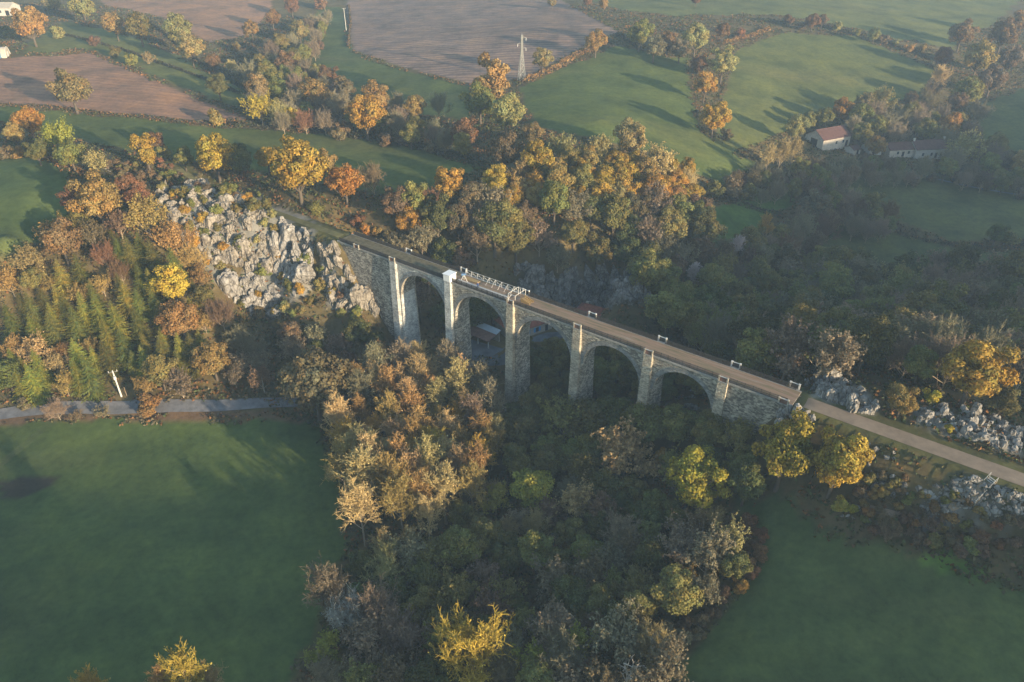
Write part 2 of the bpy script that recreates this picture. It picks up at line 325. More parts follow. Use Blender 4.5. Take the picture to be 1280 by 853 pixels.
# ------------------------------------------------------------------ ground: one height field, cut into fields
PPX, PPY, PDEP = project(MX, MY, MZ)
GREEN = (0.058, 0.085, 0.034); SHADE_GREEN = (0.050, 0.086, 0.040)
ZONES = [   # name, colour, plough, polygon in the photo, label
 ('meadow', (0.063, 0.091, 0.028), 0, [(-900, 560), (0, 530), (120, 524), (300, 527), (345, 521), (400, 533), (428, 600), (432, 680), (400, 760), (370, 853), (330, 1100), (-900, 1100)], 'dark green meadow below the road, bottom left'),
 ('meadow', (0.069, 0.094, 0.032), 0, [(915, 612), (985, 626), (1040, 668), (1120, 684), (1200, 716), (1280, 735), (1700, 840), (1700, 1300), (800, 1300), (826, 853), (896, 780), (958, 700)], 'dark green meadow below the rocky bank, bottom right'),
 ('meadow', (0.069, 0.095, 0.032), 0, [(-300, 150), (0, 182), (50, 196), (90, 215), (105, 245), (70, 300), (0, 318), (-300, 330)], 'small green meadow above the spruce slope'),
 ('meadow', (0.075, 0.095, 0.028), 0, [(-300, 120), (0, 133), (250, 157), (430, 170), (500, 182), (602, 209), (560, 228), (515, 250), (470, 240), (330, 215), (200, 196), (130, 180), (0, 152), (-300, 140)], 'long green meadow behind the crag'),
 ('ploughed_field', (0.235, 0.135, 0.090), 1, [(-300, 62), (0, 73), (115, 67), (220, 112), (312, 150), (270, 157), (120, 141), (0, 131), (-300, 118)], 'reddish ploughed field around the lone tree'),
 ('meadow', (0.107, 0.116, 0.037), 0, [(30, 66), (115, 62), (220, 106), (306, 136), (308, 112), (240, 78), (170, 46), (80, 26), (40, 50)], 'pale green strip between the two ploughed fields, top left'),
 ('ploughed_field', (0.250, 0.145, 0.095), 1, [(90, -40), (330, -60), (340, 8), (318, 42), (262, 54), (200, 20), (130, 6)], 'reddish ploughed field along the top edge'),
 ('ploughed_field', (0.200, 0.140, 0.115), 2, [(433, 10), (450, -60), (640, -60), (700, 0), (774, 40), (745, 50), (662, 95), (596, 106), (505, 84), (442, 62)], 'furrowed brown field behind the pylon'),
 ('meadow', (0.074, 0.095, 0.032), 0, [(360, 66), (400, 10), (428, 8), (440, 66), (505, 88), (592, 109), (584, 150), (520, 140), (440, 115), (375, 92)], 'green meadow with a pole by the furrowed field'),
 ('meadow', (0.078, 0.102, 0.030), 0, [(650, 110), (772, 56), (858, 74), (872, 160), (944, 204), (900, 232), (830, 196), (740, 172), (668, 160)], 'sloping green meadow right of the pylon'),
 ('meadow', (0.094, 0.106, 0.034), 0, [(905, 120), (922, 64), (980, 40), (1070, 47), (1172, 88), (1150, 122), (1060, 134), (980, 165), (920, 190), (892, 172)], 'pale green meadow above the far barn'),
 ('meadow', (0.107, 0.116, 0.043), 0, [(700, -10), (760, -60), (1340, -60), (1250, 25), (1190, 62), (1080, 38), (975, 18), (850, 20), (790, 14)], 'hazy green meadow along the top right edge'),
 ('meadow', (0.078, 0.087, 0.032), 0, [(1035, 224), (1100, 207), (1200, 222), (1330, 250), (1330, 298), (1190, 302), (1110, 268)], 'green meadow below the farmhouse'),
 ('meadow', (0.063, 0.112, 0.028), 0, [(880, 262), (1005, 232), (990, 256), (964, 268), (935, 310), (880, 306)], 'bright green paddock beside the wood'),
 ('meadow', (0.074, 0.087, 0.030), 0, [(1000, 305), (1050, 272), (1115, 288), (1200, 312), (1330, 318), (1250, 332), (1180, 342), (1040, 320)], 'narrow green meadow below the curved hedge'),
 ('meadow', (0.075, 0.091, 0.032), 0, [(1212, 134), (1330, 96), (1330, 196), (1235, 186)], 'green meadow at the right edge beyond the farmhouse'),
]
lum = fbm(MX / 30, MY / 30, 11); fine = fbm(MX / 5, MY / 5, 23)
litter = np.stack([0.085 + 0.05 * lum, 0.066 + 0.040 * lum, 0.036 + 0.012 * lum], -1) * (0.7 + 0.6 * fine)[..., None]
gcol = litter; zid = np.full(MX.shape, -1); plough = np.zeros(MX.shape)
far_mask = (PPX < -250) | (PPX > 1530) | (PPY > 1000) | (PPY < -30) | (PDEP < 5)
fg = np.array((0.062, 0.092, 0.040)) * (0.75 + 0.5 * lum)[..., None]; gcol = np.where(far_mask[..., None], fg, gcol)
JX = (fbm(MX / 9, MY / 9, 41) - 0.47) * 14; JY = (fbm(MX / 9, MY / 9, 57) - 0.47) * 8
WEAR = fbm(MX / 60, MY / 20, 71)
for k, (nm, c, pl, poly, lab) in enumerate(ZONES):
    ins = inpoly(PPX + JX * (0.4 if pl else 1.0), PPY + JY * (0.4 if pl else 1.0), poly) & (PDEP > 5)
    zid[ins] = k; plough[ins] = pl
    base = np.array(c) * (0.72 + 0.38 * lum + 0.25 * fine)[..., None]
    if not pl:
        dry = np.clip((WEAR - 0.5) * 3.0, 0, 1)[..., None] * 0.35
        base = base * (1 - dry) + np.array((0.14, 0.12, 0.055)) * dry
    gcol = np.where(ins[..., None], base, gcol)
sgrid, wgrid = axis_sw(MX, MY)
verge = (np.abs(wgrid - WID / 2) < 4.0) & (((sgrid > S_RIGHT) & (sgrid < S_RIGHT + 150)) | ((sgrid < S_LEFT) & (sgrid > S_LEFT - 90)))
gcol = np.where(verge[..., None], np.array((0.085, 0.082, 0.032)) * (0.6 + 0.8 * fine)[..., None], gcol)
weed = inpoly(PPX + JX, PPY + JY, [(1140, 690), (1185, 692), (1232, 712), (1222, 722), (1180, 716)]) & (PDEP > 5)
gcol = np.where(weed[..., None], np.array((0.10, 0.17, 0.03)) * (0.5 + 1.0 * fine)[..., None], gcol)
patch = inpoly(PPX + JX * 1.5, PPY + JY * 1.5, [(0, 604), (30, 592), (72, 590), (62, 606), (30, 624), (4, 626)]) & (PDEP > 5)
gcol = np.where(patch[..., None], np.array((0.05, 0.042, 0.03)) * (0.6 + 0.8 * fine)[..., None], gcol)
bank = inpoly(PPX, PPY, [(-100, 520), (330, 512), (400, 530), (330, 524), (120, 524), (-100, 536)]) & (PDEP > 5)
gcol = np.where(bank[..., None], np.array((0.14, 0.09, 0.055)) * (0.6 + 0.8 * fine)[..., None], gcol)
ROCKY = [[(190, 240), (255, 230), (320, 248), (392, 275), (392, 360), (345, 402), (300, 390), (250, 335), (205, 285)], [(400, 305), (440, 303), (478, 325), (490, 375), (470, 392), (415, 388)],
         [(1000, 480), (1025, 468), (1068, 480), (1104, 512), (1080, 520), (1030, 502)], [(1138, 518), (1170, 508), (1240, 520), (1300, 548), (1300, 572), (1220, 554), (1150, 534)],
         [(1140, 632), (1200, 603), (1300, 622), (1300, 658), (1210, 642), (1150, 664)], [(635, 330), (680, 350), (790, 340), (815, 375), (760, 390), (690, 390), (650, 370)]]
for q, poly in enumerate(ROCKY):
    ins = inpoly(PPX + JX, PPY + JY, poly) & (PDEP > 5) & (fine > (0.42 if q != 4 else 0.36))
    gcol = np.where(ins[..., None], np.array((0.19, 0.18, 0.16) if q not in (4, 5) else (0.12, 0.115, 0.11)) * (0.35 + 1.3 * fine)[..., None], gcol)
def ground_mat():
    m, nt, b, nd, ln = newmat('ground'); b.inputs['Roughness'].default_value = 0.95; b.inputs['Specular IOR Level'].default_value = 0.1
    a = nd.new('ShaderNodeAttribute'); a.attribute_name = 'Col'; p = nd.new('ShaderNodeAttribute'); p.attribute_name = 'Plough'
    ge = nd.new('ShaderNodeNewGeometry')
    nz = nd.new('ShaderNodeTexNoise'); nz.inputs['Scale'].default_value = 0.55; nz.inputs['Detail'].default_value = 9; nz.inputs['Roughness'].default_value = 0.75
    ln.new(ge.outputs['Position'], nz.inputs['Vector'])
    cr = ramp(nd, [(0.28, (0.55, 0.55, 0.55)), (0.5, (1, 1, 1)), (0.75, (1.45, 1.4, 1.3))]); ln.new(nz.outputs['Fac'], cr.inputs['Fac'])
    mx = nd.new('ShaderNodeMix'); mx.data_type = 'RGBA'; mx.blend_type = 'MULTIPLY'; mx.inputs[0].default_value = 0.8
    ln.new(a.outputs['Color'], mx.inputs[6]); ln.new(cr.outputs['Color'], mx.inputs[7])
    mp = nd.new('ShaderNodeMapping'); mp.inputs['Rotation'].default_value = (0, 0, math.radians(22)); mp.inputs['Scale'].default_value = (0.012, 0.085, 0.02)
    ln.new(ge.outputs['Position'], mp.inputs['Vector'])
    wv = nd.new('ShaderNodeTexWave'); wv.bands_direction = 'Y'; wv.inputs['Scale'].default_value = 1.0; wv.inputs['Distortion'].default_value = 5.0; wv.inputs['Detail'].default_value = 4; wv.inputs['Detail Scale'].default_value = 2.5
    ln.new(mp.outputs['Vector'], wv.inputs['Vector'])
    c2 = ramp(nd, [(0.15, (0.60, 0.62, 0.68)), (0.85, (1.30, 1.24, 1.16))]); ln.new(wv.outputs['Fac'], c2.inputs['Fac'])
    m2 = nd.new('ShaderNodeMix'); m2.data_type = 'RGBA'; m2.blend_type = 'MULTIPLY'
    n2 = nd.new('ShaderNodeTexNoise'); n2.inputs['Scale'].default_value = 0.07; n2.inputs['Detail'].default_value = 6; n2.inputs['Roughness'].default_value = 0.6; ln.new(ge.outputs['Position'], n2.inputs['Vector'])
    c3 = ramp(nd, [(0.32, (0.66, 0.72, 0.74)), (0.5, (1, 1, 1)), (0.68, (1.28, 1.2, 1.02))]); ln.new(n2.outputs['Fac'], c3.inputs['Fac'])
    m3 = nd.new('ShaderNodeMix'); m3.data_type = 'RGBA'; m3.blend_type = 'MULTIPLY'; m3.inputs[0].default_value = 1.0; ln.new(mx.outputs[2], m3.inputs[6]); ln.new(c3.outputs['Color'], m3.inputs[7])
    ln.new(p.outputs['Fac'], m2.inputs[0]); ln.new(m3.outputs[2], m2.inputs[6]); ln.new(c2.outputs['Color'], m2.inputs[7])
    ln.new(m2.outputs[2], b.inputs['Base Color'])
    bp = nd.new('ShaderNodeBump'); bp.inputs['Strength'].default_value = 0.5; bp.inputs['Distance'].default_value = 0.35
    ln.new(nz.outputs['Fac'], bp.inputs['Height']); ln.new(bp.outputs['Normal'], b.inputs['Normal'])
    return m
M['ground'] = ground_mat()
ny, nx = MX.shape
gy, gx = np.gradient(MZ, GY, GX); NRM = np.stack([-gx, -gy, np.ones_like(gx)], -1); NRM /= np.linalg.norm(NRM, axis=-1, keepdims=True)
idx = np.arange(ny * nx).reshape(ny, nx)
Q = np.stack([idx[:-1, :-1], idx[:-1, 1:], idx[1:, 1:], idx[1:, :-1]], -1).reshape(-1, 4)
QZ = zid[:-1, :-1].ravel(); AV = np.stack([MX, MY, MZ], -1).reshape(-1, 3); AC = gcol.reshape(-1, 3); AP = np.where(plough.ravel() == 2, 0.6, plough.ravel() * 0.22)
AN = NRM.reshape(-1, 3)
def cut(name, sel):
    f = Q[sel]; u, inv = np.unique(f, return_inverse=True)
    me = mesh_np(name, AV[u], inv.reshape(-1, 4), [M['ground']], True, {'Col': AC[u], 'Plough': np.repeat(AP[u][:, None], 3, 1)})
    me.normals_split_custom_set_from_vertices(AN[u].tolist())
    return link(bpy.data.objects.new(name, me))
tag(cut('ground', QZ == -1), 'leaf-strewn rough ground of the valley and hills', kind='structure')
for k, z in enumerate(ZONES):
    if (QZ == k).any(): tag(cut(z[0], QZ == k), z[4], kind='structure')

def strip(name, pts, width, mat, lift=0.06, z=None, step=2.0):
    """ribbon on the ground along world points"""
    P = [np.array(p, float) for p in pts]; out = [P[0]]
    for a, b in zip(P, P[1:]):
        k = max(1, int(np.hypot(*(b - a)) / step))
        out += [a + (b - a) * (i + 1) / k for i in range(k)]
    out = np.array(out); 
    for _ in range(6): out[1:-1] = (out[:-2] + 2 * out[1:-1] + out[2:]) / 4
    t = np.gradient(out, axis=0); t /= np.hypot(t[:, 0], t[:, 1])[:, None]; nn = np.stack([-t[:, 1], t[:, 0]], -1)
    V = []; F = []; m = 5
    for i in range(len(out)):
        for j in range(m):
            q = out[i] + nn[i] * width * ((j / (m - 1)) - 0.5)
            V.append((q[0], q[1], (float(height(q[0], q[1])) if z is None else z) + lift))
    for i in range(len(out) - 1):
        for j in range(m - 1):
            a = i * m + j; F.append((a, a + 1, a + m + 1, a + m))
    return link(bpy.data.objects.new(name, mesh_np(name, V, F, [mat], True)))
def gpt(px, py):
    x, y, d = hit(px, py); return np.array([x[0], y[0]])
tag(strip('road', [gpt(a, b) for a, b in ((-140, 540), (-60, 528), (0, 519), (80, 512), (180, 510), (260, 509), (335, 507), (390, 503), (440, 496))], 3.6, M['asphalt'], 0.22), 'narrow grey lane at the foot of the wooded slope', kind='structure')
def path_mat():
    m, nt, b, nd, ln = newmat('track_gravel'); b.inputs['Roughness'].default_value = 0.95
    tc = nd.new('ShaderNodeNewGeometry'); 
    mp = nd.new('ShaderNodeMapping'); mp.vector_type = 'POINT'; mp.inputs['Rotation'].default_value = (0, 0, -math.atan2(U[1], U[0])); mp.inputs['Scale'].default_value = (1, 1, 1)
    ln.new(tc.outputs['Position'], mp.inputs['Vector'])
    m2 = nd.new('ShaderNodeMapping'); m2.inputs['Scale'].default_value = (0.07, 0.9, 0.3); ln.new(mp.outputs['Vector'], m2.inputs['Vector'])
    nz = nd.new('ShaderNodeTexNoise'); nz.inputs['Scale'].default_value = 1.6; nz.inputs['Detail'].default_value = 10; nz.inputs['Roughness'].default_value = 0.75
    ln.new(m2.outputs['Vector'], nz.inputs['Vector'])
    cr = ramp(nd, [(0.36, (0.10, 0.105, 0.05)), (0.45, (0.19, 0.145, 0.085)), (0.53, (0.27, 0.165, 0.11)), (0.64, (0.26, 0.225, 0.185))]); ln.new(nz.outputs['Fac'], cr.inputs['Fac'])
    ln.new(cr.outputs['Color'], b.inputs['Base Color'])
    return m
M['track'] = path_mat()
M['grass_deck'] = simple('grassy_deck', (0.135, 0.115, 0.07), 0.95, 0.55, 0.8, detail=10)
M['gravel'] = simple('path_gravel', (0.24, 0.18, 0.13), 0.95, 0.25, 0.35)
tag(strip('path', [axis_xy(S_RIGHT - 1, WID / 2 - 0.1), axis_xy(S_RIGHT + 60, WID / 2), axis_xy(S_RIGHT + 130, WID / 2)], 3.6, M['gravel'], 0.06), 'gravel track leading off the viaduct to the right', kind='structure')
tag(strip('path', [axis_xy(S_LEFT - 80, WID / 2), axis_xy(S_LEFT - 30, WID / 2), axis_xy(S_LEFT + 1, WID / 2)], 2.4, simple('grass_track', (0.13, 0.12, 0.05), 0.95, 0.35, 0.4), 0.06), 'grassy track leading off the viaduct behind the crag', kind='structure')
# ------------------------------------------------------------------ viaduct
VZ = math.atan2(U[1], U[0])
via = empty('viaduct', (ORG[0], ORG[1], 0), VZ)
tag(via, 'old stone railway viaduct of five tall arches across the wooded valley', 'viaduct')
HP = 1.55                                                    # half pier width at springing
TOP = DECK - 0.45
def gz(s, ww): return float(height(*axis_xy(s, ww)))
bays = [(PS[i] + HP, PS[i + 1] - HP) for i in range(5)]
def spring(i):
    a, b = bays[i]; return TOP - 1.35 - (b - a) / 2
for i, (a, b) in enumerate(bays):
    r = (b - a) / 2; cx = (a + b) / 2; zs = spring(i); K = 28
    pts = [(cx - r * math.cos(math.pi * k / K), zs + r * math.sin(math.pi * k / K)) for k in range(K + 1)]
    for y, yo in ((0, -0.07), (WID, WID + 0.07)):
        mb = MB()
        for (x0, z0), (x1, z1) in zip(pts, pts[1:]):
            if y == 0: mb.quad((x0, 0, z0), (x1, 0, z1), (x1, 0, TOP), (x0, 0, TOP))
            else: mb.quad((x1, WID, z1), (x0, WID, z0), (x0, WID, TOP), (x1, WID, TOP))
        mb.build('spandrel', M['pale_stone'] if i == 0 and y == 0 else M['stone'], via)
        rb = MB(); R2 = r + 0.95
        out = [(cx - R2 * math.cos(math.pi * k / K), zs + R2 * math.sin(math.pi * k / K)) for k in range(K + 1)]
        for k in range(K):
            p = [pts[k], pts[k + 1], out[k + 1], out[k]]
            if y: p = p[::-1]
            rb.quad(*[(q[0], yo, q[1]) for q in p])
            rb.quad((out[k][0], yo, out[k][1]), (out[k + 1][0], yo, out[k + 1][1]), (out[k + 1][0], y, out[k + 1][1]), (out[k][0], y, out[k][1]))
            rb.quad((pts[k + 1][0], yo, pts[k + 1][1]), (pts[k][0], yo, pts[k][1]), (pts[k][0], y, pts[k][1]), (pts[k + 1][0], y, pts[k + 1][1]))
        rb.build('arch_ring', M['quoin'], via)
    ib = MB()
    for (x0, z0), (x1, z1) in zip(pts, pts[1:]): ib.quad((x0, 0, z0), (x0, WID, z0), (x1, WID, z1), (x1, 0, z1))
    ib.build('arch_vault', M['stone'], via)
def pilaster(s, side, zb, mat, w=0.95):
    mb = MB(); y = 0 if side < 0 else WID; t = DECK - 0.1; d0 = 0.75; d1 = 0.75 + (t - zb) * 0.022; w1 = w + (t - zb) * 0.008
    if side < 0: mb.hexa([(s - w1, y - d1, zb), (s + w1, y - d1, zb), (s + w1, y + .05, zb), (s - w1, y + .05, zb), (s - w, y - d0, t), (s + w, y - d0, t), (s + w, y + .05, t), (s - w, y + .05, t)])
    else: mb.hexa([(s - w1, y - .05, zb), (s + w1, y - .05, zb), (s + w1, y + d1, zb), (s - w1, y + d1, zb), (s - w, y - .05, t), (s + w, y - .05, t), (s + w, y + d0, t), (s - w, y + d0, t)])
    return mb.build('buttress', mat, via)
for i, s in enumerate(PS):
    zb = min(gz(s, -1), gz(s, WID / 2), gz(s, WID + 1)) - 1.5
    zsp = min([spring(k) for k in (i - 1, i) if 0 <= k < 5])
    zst = [spring(i - 1) if i > 0 else zsp, spring(i) if i < 5 else zsp]
    mb = MB(); bt = 0.018 * (zsp - zb)
    mb.hexa([(s - HP - bt, -bt, zb), (s + HP + bt, -bt, zb), (s + HP + bt, WID + bt, zb), (s - HP - bt, WID + bt, zb), (s - HP, 0, zsp), (s + HP, 0, zsp), (s + HP, WID, zsp), (s - HP, WID, zsp)])
    mb.box(s - HP, s + HP, 0, WID, zsp, TOP)
    mb.build('pier', M['pale_stone'] if i == 0 else M['stone'], via)
    bb = MB(); bb.box(s - HP - 0.12, s + HP + 0.12, -0.12, WID + 0.12, zb + 1.0, zb + 3.2)
    for side in (-1, 1): pilaster(s, side, zb, M['pale_stone'] if (i < 2 and side < 0) else M['buttress'])
for x0, x1, nm in ((S_LEFT - 1.5, PS[0] - HP, 'left'), (PS[5] + HP, S_RIGHT + 1.0, 'right')):
    mb = MB(); zb = min(gz(x0, 0), gz(x1, 0), gz((x0 + x1) / 2, 0)) - 2
    mb.box(x0, x1, 0.0, WID, zb, TOP); mb.build('abutment', M['stone'], via)
# deck, cornices, walkway
mb = MB(); L0, L1 = S_LEFT - 1.5, S_RIGHT + 1.0
mb.box(L0, L1, 0.0, WID, TOP, DECK - 0.06); mb.build('deck_slab', M['stone'], via)
for side in (0, 1):
    mb = MB(); 
    y0, y1 = (-0.32, 0.02) if side == 0 else (WID - 0.02, WID + 0.32)
    mb.box(L0, L1, y0, y1, TOP + 0.12, DECK + 0.06); mb.build('cornice', M['cornice'], via)
cuts = [L0] + PS + [L1]
for j, (ca, cb_) in enumerate(zip(cuts, cuts[1:])):
    mb = MB(); k = 10
    for q in range(k):
        xa = ca + (cb_ - ca) * q / k; xb = ca + (cb_ - ca) * (q + 1) / k
        mb.quad((xa, 0.02, DECK - 0.02), (xb, 0.02, DECK - 0.02), (xb, WID - 0.02, DECK - 0.02), (xa, WID - 0.02, DECK - 0.02))
    mb.build('deck_surface', M['grass_deck'] if j < 2 else M['track'], via)
# iron railings, one panel per span and side
edges = [L0] + PS + [L1]
for side in (0, 1):
    y = -0.12 if side == 0 else WID + 0.12
    for a, b in zip(edges, edges[1:]):
        a2, b2 = a + 1.0, b - 1.0
        if side == 1 and abs(a - PS[1]) < 0.1: continue
        rl = MB(); nb = int((b2 - a2) / 0.13)
        for zz in (0.15, 0.55, 1.08): rl.box(a2, b2, y - 0.03, y + 0.03, DECK + zz, DECK + zz + 0.06)
        for q in range(nb + 1):
            x = a2 + (b2 - a2) * q / nb; big = q % 12 == 0; h = 0.045 if big else 0.028
            rl.box(x - h, x + h, y - h, y + h, DECK + 0.06, DECK + (1.2 if big else 1.08))
        rl.build('railing', M['iron'], via)
# refuges on the buttress heads: white posts with a white rail, brick panel
def refuge(s, side):
    e = bpy.data.objects.new('refuge', None); link(e, via)
    y = -0.62 if side < 0 else WID + 0.62; z = DECK - 0.1; sg = -1 if side < 0 else 1
    f = MB(); yy = sorted((0.03 if side < 0 else WID - 0.03, y + sg * 0.2)); f.box(s - 1.0, s + 1.0, yy[0], yy[1], z, z + 0.18); f.build('ledge', M['cornice'], e)
    for dx in (-0.85, 0.85):
        p = MB(); p.box(s + dx - 0.14, s + dx + 0.14, y - 0.14, y + 0.14, z + 0.18, z + 1.22); p.box(s + dx - 0.18, s + dx + 0.18, y - 0.18, y + 0.18, z + 1.22, z + 1.33); p.build('post', M['buttress'] if side < 0 else M['white_paint'], e)
    r = MB(); r.box(s - 0.66, s + 0.66, y - 0.07, y + 0.07, z + 1.14, z + 1.26); r.build('top_rail', M['white_paint'], e)
    q = MB(); q.box(s - 0.67, s + 0.67, y - 0.05, y + 0.05, z + 0.2, z + 1.1); q.build('panel', M['rust_sheet'] if side < 0 else M['iron'], e)
for i, s in enumerate(PS + [S_RIGHT - 0.5]):
    for side in (-1, 1):
        if side < 0 and i == 1: continue
        refuge(s, side)
refuge(S_LEFT + 6.5, -1)
def vloc(s, ww, z): x, y = axis_xy(s, ww); return (x, y, z)
# white cabin on the second buttress
cb = empty('cabin', vloc(PS[1], 0.2, DECK + 0.06), VZ); tag(cb, 'white box cabin on the edge of the viaduct deck', 'cabin')
p = MB(); p.box(-1.05, 1.05, -1.0, 1.3, 0, 1.75); p.build('wall', M['white_panel'], cb)
p = MB(); p.box(-1.2, 1.2, -1.15, 1.45, 1.75, 1.9); p.build('roof', M['white_panel'], cb)
p = MB(); p.box(-0.5, 0.5, 1.3, 1.33, 0.1, 1.6); p.build('door', M['white_paint'], cb)
p = MB(); p.box(-0.95, 0.95, -0.9, 1.2, -0.1, 0.0); p.build('base', M['iron'], cb)
# white truss barrier on the far side of the second span
sx0, sx1 = PS[1] + 1.3, PS[2] - 1.0
tb = empty('truss_barrier', vloc(sx0, WID - 0.2, DECK - 0.02), VZ); tag(tb, 'white lattice barrier along the far edge of the second span', 'barrier')
LL = sx1 - sx0
for zz in (0.1, 0.75, 1.45):
    r = MB(); r.bar((0, 0, zz), (LL, 0, zz), 0.045); r.build('rail', M['white_paint'], tb)
nn = 9
for q in range(nn + 1):
    x = LL * q / nn
    r = MB(); r.bar((x, 0, 0), (x, 0, 1.5), 0.05); r.build('post', M['white_paint'], tb)
    if q < nn:
        r = MB(); r.bar((x, 0, 1.45), (x + LL / nn, 0, 0.12), 0.035); r.build('diagonal', M['white_paint'], tb)
        if q > 3:
            r = MB(); r.bar((x, -1.5, 0.02), (x, 0, 1.45), 0.04); r.build('brace', M['white_paint'], tb)
# jump platform deck and portal at the third pier
pf = empty('jump_platform', vloc(PS[2] - 1.2, 0.1, DECK + 0.02), VZ); tag(pf, 'white tube portal with a curved handrail at the third buttress', 'portal')
for x, y in ((0, 0.2), (0, 4.2), (2.0, 4.2), (2.0, 0.2)):
    h = 2.0; r = MB(); r.bar((x, y, 0), (x, y, h), 0.06); r.build('post', M['white_paint'], pf)
for a, b in (((0, 0.2, 2.0), (0, 4.2, 2.0)), ((2.0, 0.2, 2.0), (2.0, 4.2, 2.0)), ((0, 4.2, 2.0), (2.0, 4.2, 2.0)), ((0, 0.2, 2.0), (2.0, 0.2, 2.0)), ((0, 2.2, 2.0), (2.0, 2.2, 2.0))):
    r = MB(); r.bar(a, b, 0.05); r.build('beam', M['white_paint'], pf)
r = MB(); prev = None
for q in range(9):
    t = q / 8 * math.pi / 2; pt = (1.0, 0.2 - 1.3 * math.sin(t), 0.9 + 1.1 * math.cos(t))
    if prev: r.bar(prev, pt, 0.055)
    prev = pt
r.build('handrail', M['white_paint'], pf)
st = empty('steps', vloc(PS[2] + 1.4, 2.6, DECK), VZ); tag(st, 'short yellow steps down from the white portal', 'steps')
for q in range(5):
    r = MB(); r.box(q * 0.45, q * 0.45 + 0.4, -0.7, 0.7, 0.75 - q * 0.17, 0.82 - q * 0.17); r.build('tread', M['yellow_paint'], st)
for y in (-0.78, 0.78):
    r = MB(); r.hexa([(-0.1, y - 0.05, 0.0), (2.4, y - 0.05, 0.0), (2.4, y + 0.05, 0.0), (-0.1, y + 0.05, 0.0), (-0.1, y - 0.05, 1.15), (2.4, y - 0.05, 0.35), (2.4, y + 0.05, 0.35), (-0.1, y + 0.05, 1.15)]); r.build('side_panel', M['yellow_paint'], st)
wk = empty('walkway', vloc(sx0 + 0.3, 0.5, DECK + 0.0), VZ); tag(wk, 'pale plank walkway along the near edge of the second span', 'walkway')
k = int((LL - 1.2) / 0.5)
pl = MB(); pl.box(0, 0.46, 0, 1.5, 0.04, 0.12); p0 = pl.build('plank', M['concrete'], wk)
for q in range(1, k):
    o = p0.copy(); COL.objects.link(o); o.parent = wk; o.location = (q * 0.5, 0, 0)
pl = MB(); pl.box(0, k * 0.5 - 0.04, 0.1, 1.4, -0.02, 0.035); pl.build('bearer', M['timber'], wk)
yb = empty('mat', vloc(PS[1] + 4.6, 3.3, DECK + 0.0), VZ); tag(yb, 'ochre landing mat lying on the deck of the second span', 'mat')
r = MB(); r.box(-2.0, 2.0, -0.6, 0.6, 0, 0.3); r.build('pad', M['yellow_paint'], yb)
r = MB(); r.box(-2.02, 2.02, -0.62, 0.62, 0.12, 0.17); r.build('seam', M['timber'], yb)
cr = empty('winch_stand', vloc(PS[1] + 2.6, 2.0, DECK), VZ); tag(cr, 'white A-frame winch stand with a blue cover beside the cabin', 'winch')
for a, b in (((0, -0.6, 0), (0.5, 0, 1.8)), ((0, 0.6, 0), (0.5, 0, 1.8)), ((1.6, 0, 0.05), (0.5, 0, 1.8))):
    r = MB(); r.bar(a, b, 0.07); r.build('leg', M['white_paint'], cr)
r = MB(); r.bar((0.1, -0.4, 1.75), (0.9, 0.4, 1.75), 0.3, 0.24, 10); r.build('drum', M['tarp_blue'], cr)

